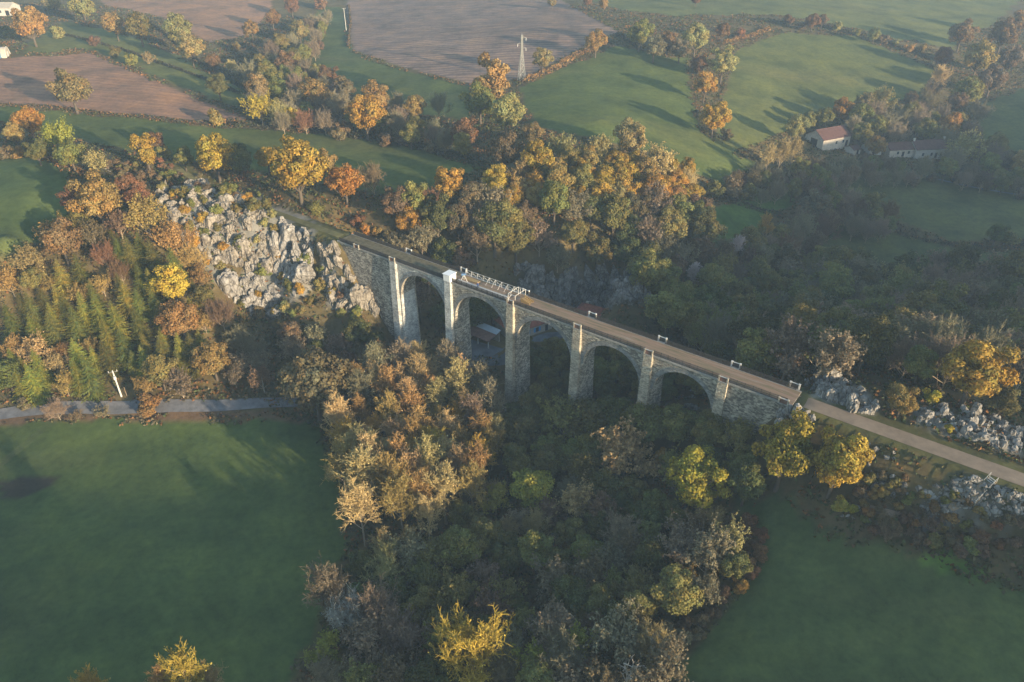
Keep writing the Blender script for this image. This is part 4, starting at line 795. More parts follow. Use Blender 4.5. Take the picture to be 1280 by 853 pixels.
# ------------------------------------------------------------------ trees: the ones the photo singles out
R1 = 'on the far farmland'; R2 = 'along the far stream'; R3 = 'in the row behind the crag'; R4 = 'in the hedgerow by the pylon'; R5 = 'in the wood behind the viaduct'
R6 = 'in the far hedgerow'; R7 = 'around the far barn and farmhouse'; R8 = 'in the dark valley wood'; R9 = 'on the wooded slope above the lane'; R10 = 'in the grove before the viaduct'
R11 = 'in the thicket between the meadows'; R12 = 'by the gravel track'; R13 = 'on the rocky bank'; R14 = 'below the viaduct'; R15 = 'on the crag'; R16 = 'by the lane'
R17 = 'by the farm at the top left'; R18 = 'at the meadow corner above the spruces'; R19 = 'at the near edge of the meadow'; R20 = 'in the valley behind the viaduct'
HERO = [
 (36, 29, 20, 'oak', 'amber', R17), (102, 8, 16, 'oak', 'straw', R17), (65, 4, 10, 'oak', 'straw', R17), (71, 40, 9, 'bush', 'straw', R17), (12, 40, 9, 'bush', 'olive', R17),
 (87, 110, 23, 'oak', 'straw', 'alone in the reddish ploughed field'), (143, 31, 14, 'oak', 'amber', R1), (173, 34, 17, 'oak', 'olive', R1), (222, 40, 19, 'oak', 'straw', R1), (237, 58, 17, 'oak', 'straw', R1),
 (314, 36, 11, 'oak', 'amber', R2), (340, 23, 10, 'oak', 'amber', R2), (374, 39, 13, 'oak', 'straw', R2), (350, 56, 12, 'oak', 'amber', R2), (294, 58, 7, 'bush', 'amber', R2), (364, 8, 10, 'oak', 'rust', R2),
 (357, 78, 14, 'oak', 'rust', R2), (380, 85, 12, 'fan', 'grey-brown', R2), (265, 77, 9, 'oak', 'rust', R2), (272, 106, 14, 'oak', 'dark green', R1), (185, 73, 9, 'twigbush', 'straw', R1), (163, 74, 9, 'bush', 'olive', R1),
 (143, 66, 8, 'bush', 'olive', R1), (116, 50, 9, 'bush', 'brown', R1), (288, 82, 7, 'fan', 'tan', R2), (269, 146, 13, 'bush', 'amber', R1), (400, 5, 8, 'bush', 'rust', R2), (385, 60, 8, 'bush', 'brown', R2),
 (323, 110, 17, 'oak', 'straw', R2), (341, 102, 16, 'oak', 'olive', R2), (325, 134, 17, 'leaffan', 'yellow-green', R2), (347, 142, 14, 'fan', 'straw', R2), (364, 146, 8, 'tall', 'yellow-green', R2), (391, 117, 19, 'oak', 'amber', R2),
 (412, 97, 15, 'oak', 'rust', R2), (381, 150, 13, 'fan', 'rust', R2), (425, 130, 18, 'fan', 'grey-brown', R2), (430, 110, 15, 'oak', 'brown', R2), (405, 150, 14, 'fan', 'grey-brown', R2),
 (36, 153, 17, 'oak', 'orange', R18), (18, 168, 13, 'oak', 'amber', R18), (70, 172, 20, 'leaffan', 'lime', R18), (87, 192, 18, 'oak', 'olive', R18), (120, 204, 16, 'leaffan', 'straw', R18), (20, 190, 10, 'bush', 'amber', R18), (5, 190, 10, 'bush', 'brown', R18), (45, 188, 14, 'oak', 'dark green', R18),
 (180, 186, 16, 'tall', 'golden', R3), (196, 176, 9, 'tall', 'rust', R3), (229, 197, 13, 'oak', 'olive', R3), (268, 194, 26, 'oak', 'yellow-green', R3), (299, 199, 18, 'oak', 'dark green', R3), (370, 209, 36, 'oak', 'golden', R3),
 (334, 198, 14, 'oak', 'golden', R3), (403, 205, 18, 'oak', 'amber', R3), (431, 229, 21, 'oak', 'orange', R3), (466, 222, 18, 'fan', 'brown', R3), (511, 277, 18, 'oak', 'orange', R3), (563, 232, 18, 'tall', 'orange', R3), (395, 262, 11, 'bush', 'olive', R3), (455, 285, 9, 'bush', 'orange', R3), (470, 292, 8, 'bush', 'amber', R3), (485, 300, 8, 'bush', 'straw', R3), (205, 190, 10, 'bush', 'olive', R3), (445, 275, 10, 'bush', 'rust', R3), (535, 250, 16, 'fan', 'rust', R3),
 (457, 144, 23, 'oak', 'golden', R2), (471, 124, 20, 'oak', 'amber', R2), (519, 135, 14, 'oak', 'amber', R2), (497, 130, 14, 'fan', 'grey-brown', R2), (515, 168, 10, 'bush', 'straw', R2), (540, 160, 12, 'fan', 'grey-brown', R2), (548, 130, 14, 'fan', 'grey-brown', R2),
 (616, 98, 22, 'tall', 'amber', R4), (600, 126, 22, 'oak', 'olive', R4), (632, 140, 23, 'oak', 'straw', R4), (580, 166, 19, 'oak', 'rust', R4), (632, 188, 22, 'oak', 'brown', R4), (678, 74, 14, 'oak', 'straw', R4), (745, 52, 14, 'oak', 'amber', R4),
 (800, 41, 16, 'oak', 'olive', R6), (835, 53, 13, 'oak', 'rust', R6), (818, 58, 14, 'oak', 'grey-brown', R6), (870, 48, 17, 'oak', 'straw', R6), (850, 62, 12, 'oak', 'grey-brown', R6), (904, 39, 10, 'oak', 'rust', R6), (926, 42, 8, 'bush', 'rust', R6), (904, 78, 18, 'oak', 'straw', R6), (873, 82, 11, 'oak', 'rust', R6), (882, 106, 16, 'oak', 'orange', R6), (893, 146, 19, 'oak', 'golden', R6), (908, 168, 9, 'bush', 'brown', R6),
 (666, 166, 13, 'oak', 'straw', R5), (672, 202, 22, 'oak', 'golden', R5), (702, 185, 17, 'leaffan', 'straw', R5), (746, 187, 18, 'leaffan', 'straw', R5), (789, 171, 21, 'oak', 'straw', R5), (823, 206, 22, 'leaffan', 'tan', R5), (818, 240, 22, 'oak', 'golden', R5), (753, 228, 18, 'oak', 'golden', R5), (729, 214, 16, 'oak', 'golden', R5), (784, 220, 15, 'oak', 'golden', R5), (620, 222, 18, 'oak', 'golden', R5), (650, 215, 16, 'leaffan', 'tan', R5), (860, 226, 14, 'fan', 'tan', R5), (880, 262, 12, 'oak', 'straw', R5), (700, 222, 15, 'oak', 'amber', R5),
 (986, 25, 7, 'bush', 'rust', R6), (1016, 27, 9, 'oak', 'rust', R6), (1028, 26, 7, 'oak', 'brown', R6), (1047, 34, 7, 'bush', 'straw', R6), (1093, 44, 8, 'oak', 'straw', R6), (1105, 49, 7, 'bush', 'brown', R6), (1071, 42, 5, 'bush', 'olive', R6), (1003, 33, 6, 'bush', 'grey-brown', R6), (1120, 54, 5, 'bush', 'straw', R6), (1137, 60, 6, 'bush', 'amber', R6), (1153, 60, 6, 'bush', 'amber', R6),
 (870, 0, 6, 'oak', 'rust', R6), (755, 5, 7, 'oak', 'amber', R6), (735, 2, 6, 'oak', 'rust', R6), (690, 3, 6, 'oak', 'straw', R6),
 (996, 160, 15, 'oak', 'straw', R7), (1054, 139, 14, 'oak', 'orange', R7), (1030, 146, 12, 'oak', 'olive', R7), (1101, 127, 17, 'leaffan', 'straw', R7), (1081, 128, 13, 'oak', 'straw', R7), (1139, 125, 9, 'oak', 'rust', R7), (1203, 42, 16, 'oak', 'rust', R7), (1224, 72, 20, 'oak', 'amber', R7), (1180, 72, 12, 'oak', 'rust', R7), (1176, 96, 12, 'fan', 'tan', R7), (1210, 114, 18, 'oak', 'olive', R7), (1255, 42, 18, 'oak', 'rust', R7), (1276, 28, 14, 'oak', 'amber', R7), (1241, 98, 17, 'oak', 'grey-brown', R7), (1188, 158, 15, 'oak', 'orange', R7), (1208, 186, 20, 'leaffan', 'straw', R7), (1172, 196, 17, 'fan', 'brown', R7), (1276, 204, 14, 'oak', 'amber', R7), (976, 193, 13, 'poplar', 'straw', R7), (960, 198, 12, 'poplar', 'tan', R7), (992, 190, 13, 'poplar', 'straw', R7), (1095, 182, 12, 'oak', 'amber', R7), (1040, 205, 14, 'fan', 'grey-brown', R7), (1020, 210, 14, 'fan', 'grey-brown', R7), (1190, 200, 15, 'fan', 'grey-brown', R7), (1240, 195, 16, 'fan', 'grey-brown', R7), (1150, 150, 15, 'fan', 'grey-brown', R7), (1125, 150, 14, 'fan', 'grey-brown', R7), (1160, 130, 14, 'fan', 'brown', R7), (1062, 208, 14, 'fan', 'grey-brown', R7), (1135, 200, 15, 'fan', 'grey-brown', R7), (1155, 205, 12, 'bush', 'brown', R7), (1010, 150, 11, 'oak', 'olive', R7), (1165, 115, 12, 'fan', 'grey-brown', R7), (1225, 140, 13, 'fan', 'grey-brown', R7), (1195, 130, 13, 'oak', 'brown', R7), (1262, 75, 15, 'oak', 'grey-brown', R7),
 (915, 234, 15, 'bush', 'brown', R20), (895, 236, 12, 'bush', 'olive', R20), (935, 240, 14, 'bush', 'olive', R20), (957, 284, 11, 'poplar', 'golden', R20), (922, 308, 10, 'poplar', 'silver', R20), (867, 342, 10, 'poplar', 'silver', R20), (1112, 266, 15, 'fan', 'rust', R20), (1090, 255, 16, 'oak', 'olive', R20), (1065, 250, 15, 'fan', 'grey-brown', R20), (1022, 258, 20, 'oak', 'grey-brown', R20), (1005, 285, 18, 'fan', 'grey-brown', R20), (1030, 285, 18, 'fan', 'brown', R20), (985, 310, 17, 'fan', 'rust', R20), (1247, 292, 13, 'oak', 'dark green', R20), (1265, 298, 10, 'bush', 'straw', R20), (1235, 333, 10, 'bush', 'dark green', R20), (1215, 334, 10, 'bush', 'dark green', R20), (1270, 345, 11, 'bush', 'golden', R20),
 (120, 248, 30, 'oak', 'amber', R9), (75, 300, 26, 'oak', 'rust', R9), (182, 272, 24, 'leaffan', 'amber', R9), (215, 300, 24, 'leaffan', 'amber', R9), (240, 325, 18, 'fan', 'amber', R9), (100, 275, 14, 'oak', 'olive', R9), (38, 330, 20, 'leaffan', 'straw', R9), (10, 350, 18, 'leaffan', 'amber', R9), (42, 350, 15, 'oak', 'olive', R9), (215, 355, 24, 'oak', 'yellow-green', R9), (225, 400, 26, 'oak', 'amber', R9), (265, 450, 24, 'oak', 'amber', R9), (45, 440, 20, 'leaffan', 'tan', R9), (70, 455, 15, 'leaffan', 'straw', R9), (8, 470, 20, 'oak', 'green', R9), (200, 465, 22, 'oak', 'olive', R9), (300, 425, 18, 'fan', 'grey-brown', R9), (275, 390, 20, 'fan', 'brown', R9), (102, 370, 14, 'leaffan', 'amber', R9), (130, 320, 16, 'fan', 'rust', R9), (150, 340, 14, 'fan', 'rust', R9), (255, 375, 16, 'oak', 'olive', R9), (320, 440, 16, 'fan', 'grey-brown', R9),
 (392, 478, 44, 'oak', 'brown', 'at the end of the lane'), (185, 507, 16, 'bush', 'amber', R16), (70, 512, 14, 'fan', 'grey-brown', R16), (128, 518, 11, 'twigbush', 'brown', R16), (30, 505, 10, 'bush', 'brown', R16), (95, 520, 9, 'twigbush', 'brown', R16),
 (1220, 462, 42, 'oak', 'golden', R12), (1152, 455, 24, 'oak', 'olive', R12), (1160, 440, 14, 'oak', 'golden', R12), (1128, 502, 20, 'oak', 'amber', R12), (1255, 500, 20, 'oak', 'dark green', R12), (1165, 497, 11, 'bush', 'yellow-green', R12), (1185, 540, 7, 'bush', 'yellow-green', R12), (987, 484, 5, 'bush', 'yellow-green', R12), (1000, 478, 9, 'twigbush', 'brown', R12),
 (982, 566, 37, 'oak', 'yellow-green', R14, 1.35), (1050, 574, 32, 'oak', 'golden', R14, 1.45), (875, 600, 38, 'oak', 'yellow-green', R14), (740, 515, 14, 'tall', 'yellow-green', R14), (738, 555, 20, 'oak', 'lime', R14), (1050, 635, 12, 'bush', 'lime', R14), (1062, 640, 9, 'bush', 'yellow-green', R14),
 (664, 614, 28, 'oak', 'lime', R11), (720, 630, 27, 'leaffan', 'tan', R11), (782, 570, 38, 'leaffan', 'tan', R11), (826, 576, 10, 'tall', 'orange', R11), (590, 812, 48, 'fan', 'yellow-green', R11), (570, 730, 28, 'bush', 'green', R11), (505, 772, 20, 'oak', 'lime', R11), (452, 745, 24, 'bush', 'green', R11), (432, 765, 28, 'fan', 'silver', R11), (722, 772, 20, 'leaffan', 'olive', R11), (797, 722, 18, 'leaffan', 'straw', R11), (910, 676, 24, 'leaffan', 'straw', R11), (860, 725, 16, 'leaffan', 'golden', R11), (842, 735, 12, 'bush', 'straw', R11), (785, 842, 24, 'dead', 'silver', R11), (650, 752, 12, 'bush', 'olive', R11), (680, 775, 16, 'fan', 'grey-brown', R11), (800, 785, 16, 'fan', 'grey-brown', R11), (830, 795, 14, 'fan', 'grey-brown', R11), (630, 840, 26, 'fan', 'brown', R11), (540, 560, 18, 'poplar', 'golden', R10), (478, 680, 14, 'poplar', 'tan', R10), (512, 676, 12, 'poplar', 'amber', R10),
 (234, 850, 26, 'poplar', 'golden', R19, 1.5), (264, 852, 15, 'poplar', 'tan', R19, 1.7), (206, 858, 17, 'poplar', 'amber', R19, 1.7), (118, 868, 18, 'poplar', 'golden', R19, 1.6),
 (935, 655, 13, 'bush', 'rust', R11), (952, 670, 11, 'bush', 'rust', R11), (950, 690, 11, 'bush', 'rust', R11), (940, 715, 11, 'bush', 'rust', R11), (925, 735, 12, 'bush', 'orange', R11), (905, 745, 12, 'bush', 'rust', R11), (890, 765, 11, 'bush', 'brown', R11), (875, 775, 12, 'bush', 'brown', R11), (855, 800, 14, 'bush', 'grey-brown', R11), (840, 820, 13, 'bush', 'grey-brown', R11),
]
HERO += [(618, 292, 27, 'oak', 'dark green', R5), (645, 308, 24, 'oak', 'olive', R5), (596, 305, 22, 'leaffan', 'brown', R5), (632, 278, 24, 'oak', 'olive', R5), (678, 512, 31, 'oak', 'dark green', R14), (706, 526, 32, 'leaffan', 'olive', R14), (655, 540, 28, 'oak', 'dark green', R14), (768, 522, 31, 'oak', 'dark green', R14), (805, 534, 30, 'oak', 'olive', R14), (845, 534, 27, 'oak', 'olive', R14), (885, 540, 24, 'oak', 'olive', R14), (922, 548, 24, 'leaffan', 'olive', R14), (735, 530, 30, 'oak', 'dark green', R14)]
for h in HERO: hero(*h)
hero(953, 476, 4.5, 'tall', 'green', 'at the right end of the viaduct deck', 1.7)
wood([(605, 218), (700, 190), (860, 200), (872, 248), (740, 245), (620, 240)], R5, 0.8, [(4, 'oak', 'golden', 3.4, 5), (3, 'oak', 'amber', 3.4, 5), (2, 'leaffan', 'straw', 3.4, 5), (1, 'oak', 'olive', 3.4, 5)], 35, hm=13)
OV = [(3, 'oak', 'olive', 4.2, 6.2), (2, 'oak', 'dark green', 4.2, 6.2), (1, 'leaffan', 'grey-brown', 4, 5.6), (1, 'oak', 'brown', 3.8, 5.4)]
for q in ((575, 470), (600, 480), (612, 505), (560, 455), (500, 452), (470, 455), (525, 470), (545, 500), (590, 520), (450, 490)): hero(q[0], q[1], 19, 'poplar', 'tan' if q[0] % 2 else 'grey-brown', R10, 1.15)
wood([(10, 400), (60, 345), (130, 300), (190, 300), (255, 370), (250, 440), (200, 478), (120, 482), (15, 478)], R9, 0.8, [(6, 'spruce', 'bottle green', 2.3, 3.4), (5, 'spruce', 'lime', 2.2, 3.2), (1, 'leaffan', 'amber', 2.2, 3)], 11, hm=12, frac=0.46)
wood([(20, 330), (100, 232), (160, 232), (245, 310), (250, 360), (130, 330), (40, 380)], R9, 0.85, [(3, 'leaffan', 'amber', 3.0, 4.4), (2, 'oak', 'rust', 3, 4.2), (2, 'leaffan', 'brown', 3, 4), (1, 'spruce', 'bottle green', 1.6, 2.3)], 12)
wood([(0, 380), (50, 400), (20, 465), (250, 465), (330, 430), (335, 470), (200, 480), (0, 490)], R9, 0.9, [(2, 'leaffan', 'brown', 2.6, 3.8), (3, 'oak', 'olive', 2.6, 4.0), (2, 'leaffan', 'grey-brown', 2.6, 3.6)], 13, hm=9)
wood([(432, 480), (470, 445), (600, 455), (622, 530), (596, 600), (520, 650), (440, 640), (420, 560)], R10, 0.84, [(4, 'poplar', 'tan', 3.0, 4.2), (3, 'poplar', 'amber', 3.0, 4.0), (1, 'poplar', 'golden', 2.8, 3.5)], 14, hm=15, frac=0.63)
wood([(350, 420), (470, 395), (560, 430), (560, 470), (460, 450), (420, 480)], R14, 0.9, [(2, 'oak', 'dark green', 2.8, 4.2), (2, 'leaffan', 'grey-brown', 2.8, 4), (1, 'oak', 'brown', 2.4, 3.6)], 15)
wood([(625, 480), (700, 478), (780, 490), (880, 515), (930, 535), (950, 590), (900, 620), (820, 560), (700, 570), (640, 590)], R14, 0.72, [(4, 'oak', 'olive', 3.4, 5.2), (4, 'oak', 'dark green', 3.4, 5.2), (2, 'leaffan', 'olive', 3.4, 4.8), (1, 'oak', 'lime', 2.8, 3.8)], 16, hm=13)
wood([(620, 560), (700, 570), (830, 560), (900, 640), (940, 690), (900, 750), (840, 850), (380, 852), (410, 720), (500, 660), (600, 600)], R11, 0.78, [(3, 'leaffan', 'grey-brown', 3.0, 4.6), (2, 'fan', 'grey-brown', 3.0, 4.4), (4, 'oak', 'olive', 2.8, 4.4), (3, 'oak', 'dark green', 2.8, 4.4), (2, 'leaffan', 'brown', 2.6, 4), (3, 'leaffan', 'olive', 2.8, 4.2), (1, 'leaffan', 'lime', 2.6, 3.8), (1, 'fan', 'straw', 2.6, 3.8)], 17)
wood([(700, 700), (830, 640), (930, 650), (950, 700), (890, 770), (830, 850), (640, 852)], R11, 0.9, [(3, 'bush', 'brown', 1.4, 2.4), (1, 'bush', 'rust', 1.2, 2.0), (1, 'twigbush', 'grey-brown', 1.4, 2.2)], 27, hm=3)
wood([(515, 300), (560, 240), (640, 225), (860, 215), (890, 300), (850, 350), (800, 325), (640, 315), (560, 330)], R5, 0.78, OV, 18, hm=14)
wood([(455, 262), (560, 290), (650, 312), (800, 322), (860, 345), (820, 352), (640, 335), (560, 350), (500, 322)], R5, 0.7, OV, 30, hm=13)
wood([(480, 255), (620, 250), (860, 250), (880, 320), (640, 312), (520, 300)], R5, 0.72, OV, 31, hm=10, tries=4000)
wood([(480, 310), (600, 335), (640, 390), (560, 400), (510, 370)], R20, 0.85, OV, 19)
wood([(835, 395), (870, 345), (950, 320), (1060, 318), (1280, 350), (1290, 470), (1120, 440), (1010, 465), (900, 450)], R8, 0.8, [(3, 'fan', 'grey-brown', 3.8, 5.6), (3, 'leaffan', 'grey-brown', 3.8, 5.6), (3, 'oak', 'olive', 4.0, 6), (2, 'oak', 'dark green', 4, 6), (2, 'leaffan', 'olive', 3.8, 5.4)], 20)
wood([(650, 430), (800, 440), (880, 480), (800, 490), (660, 480)], R20, 0.9, [(3, 'oak', 'olive', 2.8, 4), (3, 'oak', 'dark green', 2.8, 4)], 21, hm=8)
wood([(400, 20), (350, 60), (310, 90), (330, 150), (500, 170), (580, 185), (560, 160), (440, 140), (390, 80), (410, 20)], R2, 1.0, [(3, 'fan', 'grey-brown', 3.2, 4.8), (1, 'bush', 'brown', 2.4, 3.6), (2, 'oak', 'olive', 3, 4.8)], 22, hm=8)
wood([(1020, 195), (1180, 195), (1280, 225), (1270, 190), (1180, 140), (1140, 135), (1070, 150)], R7, 1.0, [(3, 'fan', 'grey-brown', 4, 5.6), (1, 'bush', 'brown', 2.4, 3.6), (2, 'oak', 'olive', 4, 5.4)], 23, hm=10)
wood([(900, 225), (940, 205), (1010, 206), (1060, 212), (1110, 206), (1180, 206), (1290, 232), (1290, 240), (1170, 218), (1060, 226), (1010, 240), (950, 245)], R7, 0.85, [(3, 'fan', 'grey-brown', 3.0, 4.4), (2, 'leaffan', 'brown', 3, 4.2), (2, 'oak', 'olive', 3, 4.2), (1, 'bush', 'brown', 2, 3)], 33, hm=8)
wood([(1000, 262), (1060, 240), (1125, 272), (1100, 290), (1045, 282), (1010, 312), (960, 325), (890, 330), (860, 320), (885, 305), (960, 300)], R20, 0.85, [(3, 'fan', 'grey-brown', 3.2, 4.6), (2, 'leaffan', 'brown', 3.2, 4.4), (2, 'oak', 'olive', 3.2, 4.6)], 34, hm=9)
wood([(1065, 565), (1130, 560), (1285, 612), (1290, 690), (1180, 690), (1080, 660)], R13, 0.7, [(3, 'bush', 'brown', 0.9, 1.7), (2, 'twigbush', 'brown', 1.0, 1.8), (1, 'bush', 'amber', 0.9, 1.5), (2, 'bush', 'olive', 0.9, 1.6), (1, 'bush', 'rust', 0.8, 1.5)], 24, hm=2, tries=1500)
wood([(200, 235), (300, 235), (395, 285), (390, 400), (330, 400), (240, 330)], R15, 1.15, [(5, 'bush', 'olive', 1.3, 2.6), (2, 'bush', 'golden', 1.2, 2.2), (2, 'bush', 'straw', 1.2, 2.2)], 25, hm=2, tries=500)
wood([(395, 300), (480, 325), (490, 400), (400, 400)], R15, 1.15, [(4, 'bush', 'olive', 1.2, 2.2), (2, 'bush', 'brown', 1.2, 2.4), (1, 'bush', 'golden', 1.2, 2.0)], 28, hm=2, tries=300)
wood([(130, 200), (200, 200), (320, 240), (420, 275), (390, 275), (300, 250), (190, 225), (140, 215)], R3, 1.2, [(2, 'bush', 'brown', 0.9, 1.6), (1, 'bush', 'rust', 0.8, 1.5), (1, 'twigbush', 'brown', 0.9, 1.6), (1, 'bush', 'olive', 0.9, 1.6)], 26, hm=2, tries=500)
wood([(640, 330), (800, 340), (815, 380), (700, 388)], R20, 1.3, [(2, 'bush', 'brown', 1.2, 2.2), (2, 'bush', 'olive', 1.2, 2.2)], 29, hm=2, tries=300)
# ---- build the recorded trees as objects: Empty > trunk, crown
ONES = 'first second third fourth fifth sixth seventh eighth ninth tenth eleventh twelfth thirteenth fourteenth fifteenth sixteenth seventeenth eighteenth nineteenth'.split()
TENS = {2: ('twenty', 'twentieth'), 3: ('thirty', 'thirtieth'), 4: ('forty', 'fortieth'), 5: ('fifty', 'fiftieth'), 6: ('sixty', 'sixtieth'), 7: ('seventy', 'seventieth'), 8: ('eighty', 'eightieth'), 9: ('ninety', 'ninetieth'), 10: ('hundred', 'hundredth')}
def ordinal(k):
    if k <= 19: return ONES[k - 1]
    t, o = divmod(k, 10); return TENS[t][1] if o == 0 else TENS[t][0] + '-' + ONES[o - 1]
byl = {}
for t in TREES:
    t['z'] = float(height(t['x'], t['y'])); t['h'] = t['r'] / RATIO[t['kind']] * t['aspect']
    pr = project(t['x'], t['y'], t['z'] + t['h'] * CFRAC[t['kind']]); t['px'] = float(pr[0]); t['py'] = float(pr[1])
FARM = [(1014, 155, 1068, 192), (1104, 166, 1172, 194)]
def hides_farm(t):
    rp = t['r'] * FPX / float(project(t['x'], t['y'], t['z'])[2])
    return t['region'] == R7 and any(a - rp * 0.6 < t['px'] < c + rp * 0.6 and b + 4 < t['py'] + 0 and t['py'] - rp < d for a, b, c, d in FARM)
HOUSE = at(742, 386, 5.0)
def hides_house(t):
    rp = t['r'] * FPX / float(project(t['x'], t['y'], t['z'])[2]); top = t['py'] - rp * 1.1
    return t['region'] in (R5, R20) and t['y'] < HOUSE[1] + 4 and 712 - rp * 0.7 < t['px'] < 772 + rp * 0.7 and 374 < t['py'] + rp and top < 398
def hides_pole(t):
    rp = t['r'] * FPX / float(project(t['x'], t['y'], t['z'])[2])
    return t['region'] in (R9, R16) and abs(t['px'] - 148) < rp + 6 and abs(t['py'] - 484) < rp + 14 and t['y'] < float(hit(153, 499)[1][0]) + 3
TREES = [t for t in TREES if not hides_farm(t) and not hides_pole(t) and not hides_house(t)]
TREES = [t for t in TREES if -60 < t['px'] < 1340 and -40 < t['py'] < 900]
for t in TREES: byl.setdefault((t['kind'], t['col'], t['region']), []).append(t)
for (kd, c, rg), ts in byl.items():
    ts.sort(key=lambda t: t['px']); lab = c + ' ' + PHRASE[kd] + ' ' + rg
    for i, t in enumerate(ts):
        t['label'] = lab if len(ts) == 1 else (lab + (', leftmost of its colour' if i == 0 else ', rightmost of its colour' if i == len(ts) - 1 else ', ' + ordinal(i + 1) + ' from the left'))
GROUP = {'tree': 'trees', 'bush': 'bushes'}
for i, t in enumerate(TREES):
    tm, cm = TR.choice(PROTO[t['kind']]); nm = 'autumn_tree' if t['kind'] == 'oak' and t['col'] in AUTUMN else NAME[t['kind']]
    e = empty(nm, (t['x'], t['y'], t['z'] - 0.1), TR.uniform(0, 6.28)); hz = t['h']; e.scale = (t['r'] / RATIO[t['kind']], t['r'] / RATIO[t['kind']] * TR.uniform(0.92, 1.08), hz)
    tag(e, t['label'], CATG[t['kind']], GROUP[CATG[t['kind']]] + ' ' + t['region'])
    a = bpy.data.objects.new('trunk', tm); link(a, e)
    b = bpy.data.objects.new('crown', cm); link(b, e)
    c = np.array(COLS[t['col']]) * TR.uniform(0.78, 1.22); hsh = TR.uniform(-0.1, 0.1)
    b.color = (c[0] * (1 + hsh * 0.5), c[1] * (1 - hsh), c[2], 1); a.color = b.color
    if t['region'].startswith('at the right end'): e.rotation_euler = (0.0, math.radians(24), 0.0)

# ------------------------------------------------------------------ hedges: one thing each
def hedge(pts, hgt, wid, cols, label, seed, dens=26.0):
    rng = np.random.default_rng(seed); P = [gpt(*p) for p in pts]; pos = []
    for a, b in zip(P, P[1:]):
        L = np.hypot(*(b - a)); m = max(2, int(L * dens)); t = rng.uniform(0, 1, m); d = (b - a) / L; nn = np.array([-d[1], d[0]])
        q = a[None] + (b - a)[None] * t[:, None]; blob = 0.55 + 0.9 * vnoise(q[:, 0] / 3.0, q[:, 1] / 3.0, seed)
        ang = rng.uniform(0, math.pi, m); rr = rng.uniform(0.75, 1.05, m)
        off = np.cos(ang) * wid * rr * blob; hz = np.sin(ang) * hgt * rr * blob; qq = q + nn[None] * off[:, None]
        pos.append(np.column_stack([qq, height(qq[:, 0], qq[:, 1]) + hz, np.cos(ang)]))
    A = np.concatenate(pos); ctr = A[:, :3].mean(0); ctr[2] = float(height(ctr[0], ctr[1])); V, F = leaf_cards(A[:, :3] - ctr, np.column_stack([rng.normal(0, .3, len(A)), rng.normal(0, .3, len(A)), np.full(len(A), 0.7)]), 0.5, rng)
    cc = np.array(cols)[rng.integers(0, len(cols), len(A))] * rng.uniform(0.6, 1.35, (len(A), 1))
    o = bpy.data.objects.new('hedge', mesh_np('hedge', V, F, [M['scrub']], False, {'Col': cc})); link(o); o.location = ctr
    return tag(o, label, 'hedge', 'hedges between the fields')
DK = [(0.06, 0.055, 0.04), (0.08, 0.07, 0.045), (0.05, 0.06, 0.03)]; RU = [(0.26, 0.13, 0.05), (0.30, 0.19, 0.07), (0.2, 0.12, 0.06)]
hedge([(655, 105), (690, 90), (720, 72), (752, 58)], 2.2, 1.3, RU, 'rusty orange hedge running from the pylon to the amber tree', 1)
hedge([(-20, 131), (130, 143), (250, 156), (300, 152)], 1.0, 0.8, DK + RU[:1], 'low hedge along the lower edge of the reddish ploughed field', 2)
hedge([(295, 160), (400, 165), (490, 178), (560, 195), (605, 208)], 2.0, 1.6, DK, 'dark hedge below the half-bare stream trees', 3)
hedge([(965, 30), (1040, 36), (1110, 56), (1165, 78)], 1.8, 1.2, DK, 'dark hedge dotted with small bushes, top right', 4)
hedge([(1050, 258), (1100, 285), (1160, 303), (1220, 312), (1300, 308)], 1.3, 1.1, DK + RU[2:], 'dark curved hedge between the two valley meadows', 5)
hedge([(878, 246), (925, 256), (975, 272)], 1.6, 1.0, DK, 'dark hedge between the bright green paddocks', 6)
hedge([(70, 42), (150, 62), (230, 90), (300, 118)], 1.0, 0.8, DK, 'thin dark hedge between ploughed field and pale green strip', 7)
hedge([(905, 55), (935, 47), (962, 39)], 1.9, 1.2, RU, 'short rusty hedge stub at the far field corner', 8)
hedge([(770, 44), (800, 62), (845, 70)], 2.0, 1.4, DK, 'dark hedge under the olive trees at the field top', 9)
hedge([(5, 192), (60, 200), (110, 220)], 1.2, 1.0, RU + DK[:1], 'brown bracken hedge at the edge of the small left meadow', 10)
hedge([(190, 30), (245, 75), (285, 100), (305, 112)], 1.2, 1.0, DK, 'dark hedge below the straw-coloured field trees', 12)
hedge([(905, 178), (880, 165), (872, 140)], 2.0, 1.4, DK, 'dark hedge at the foot of the golden field tree', 13)
hedge([(435, 60), (438, 30), (436, 8)], 0.9, 0.7, DK + RU[:1], 'thin hedge bordering the furrowed field by its pole', 14)

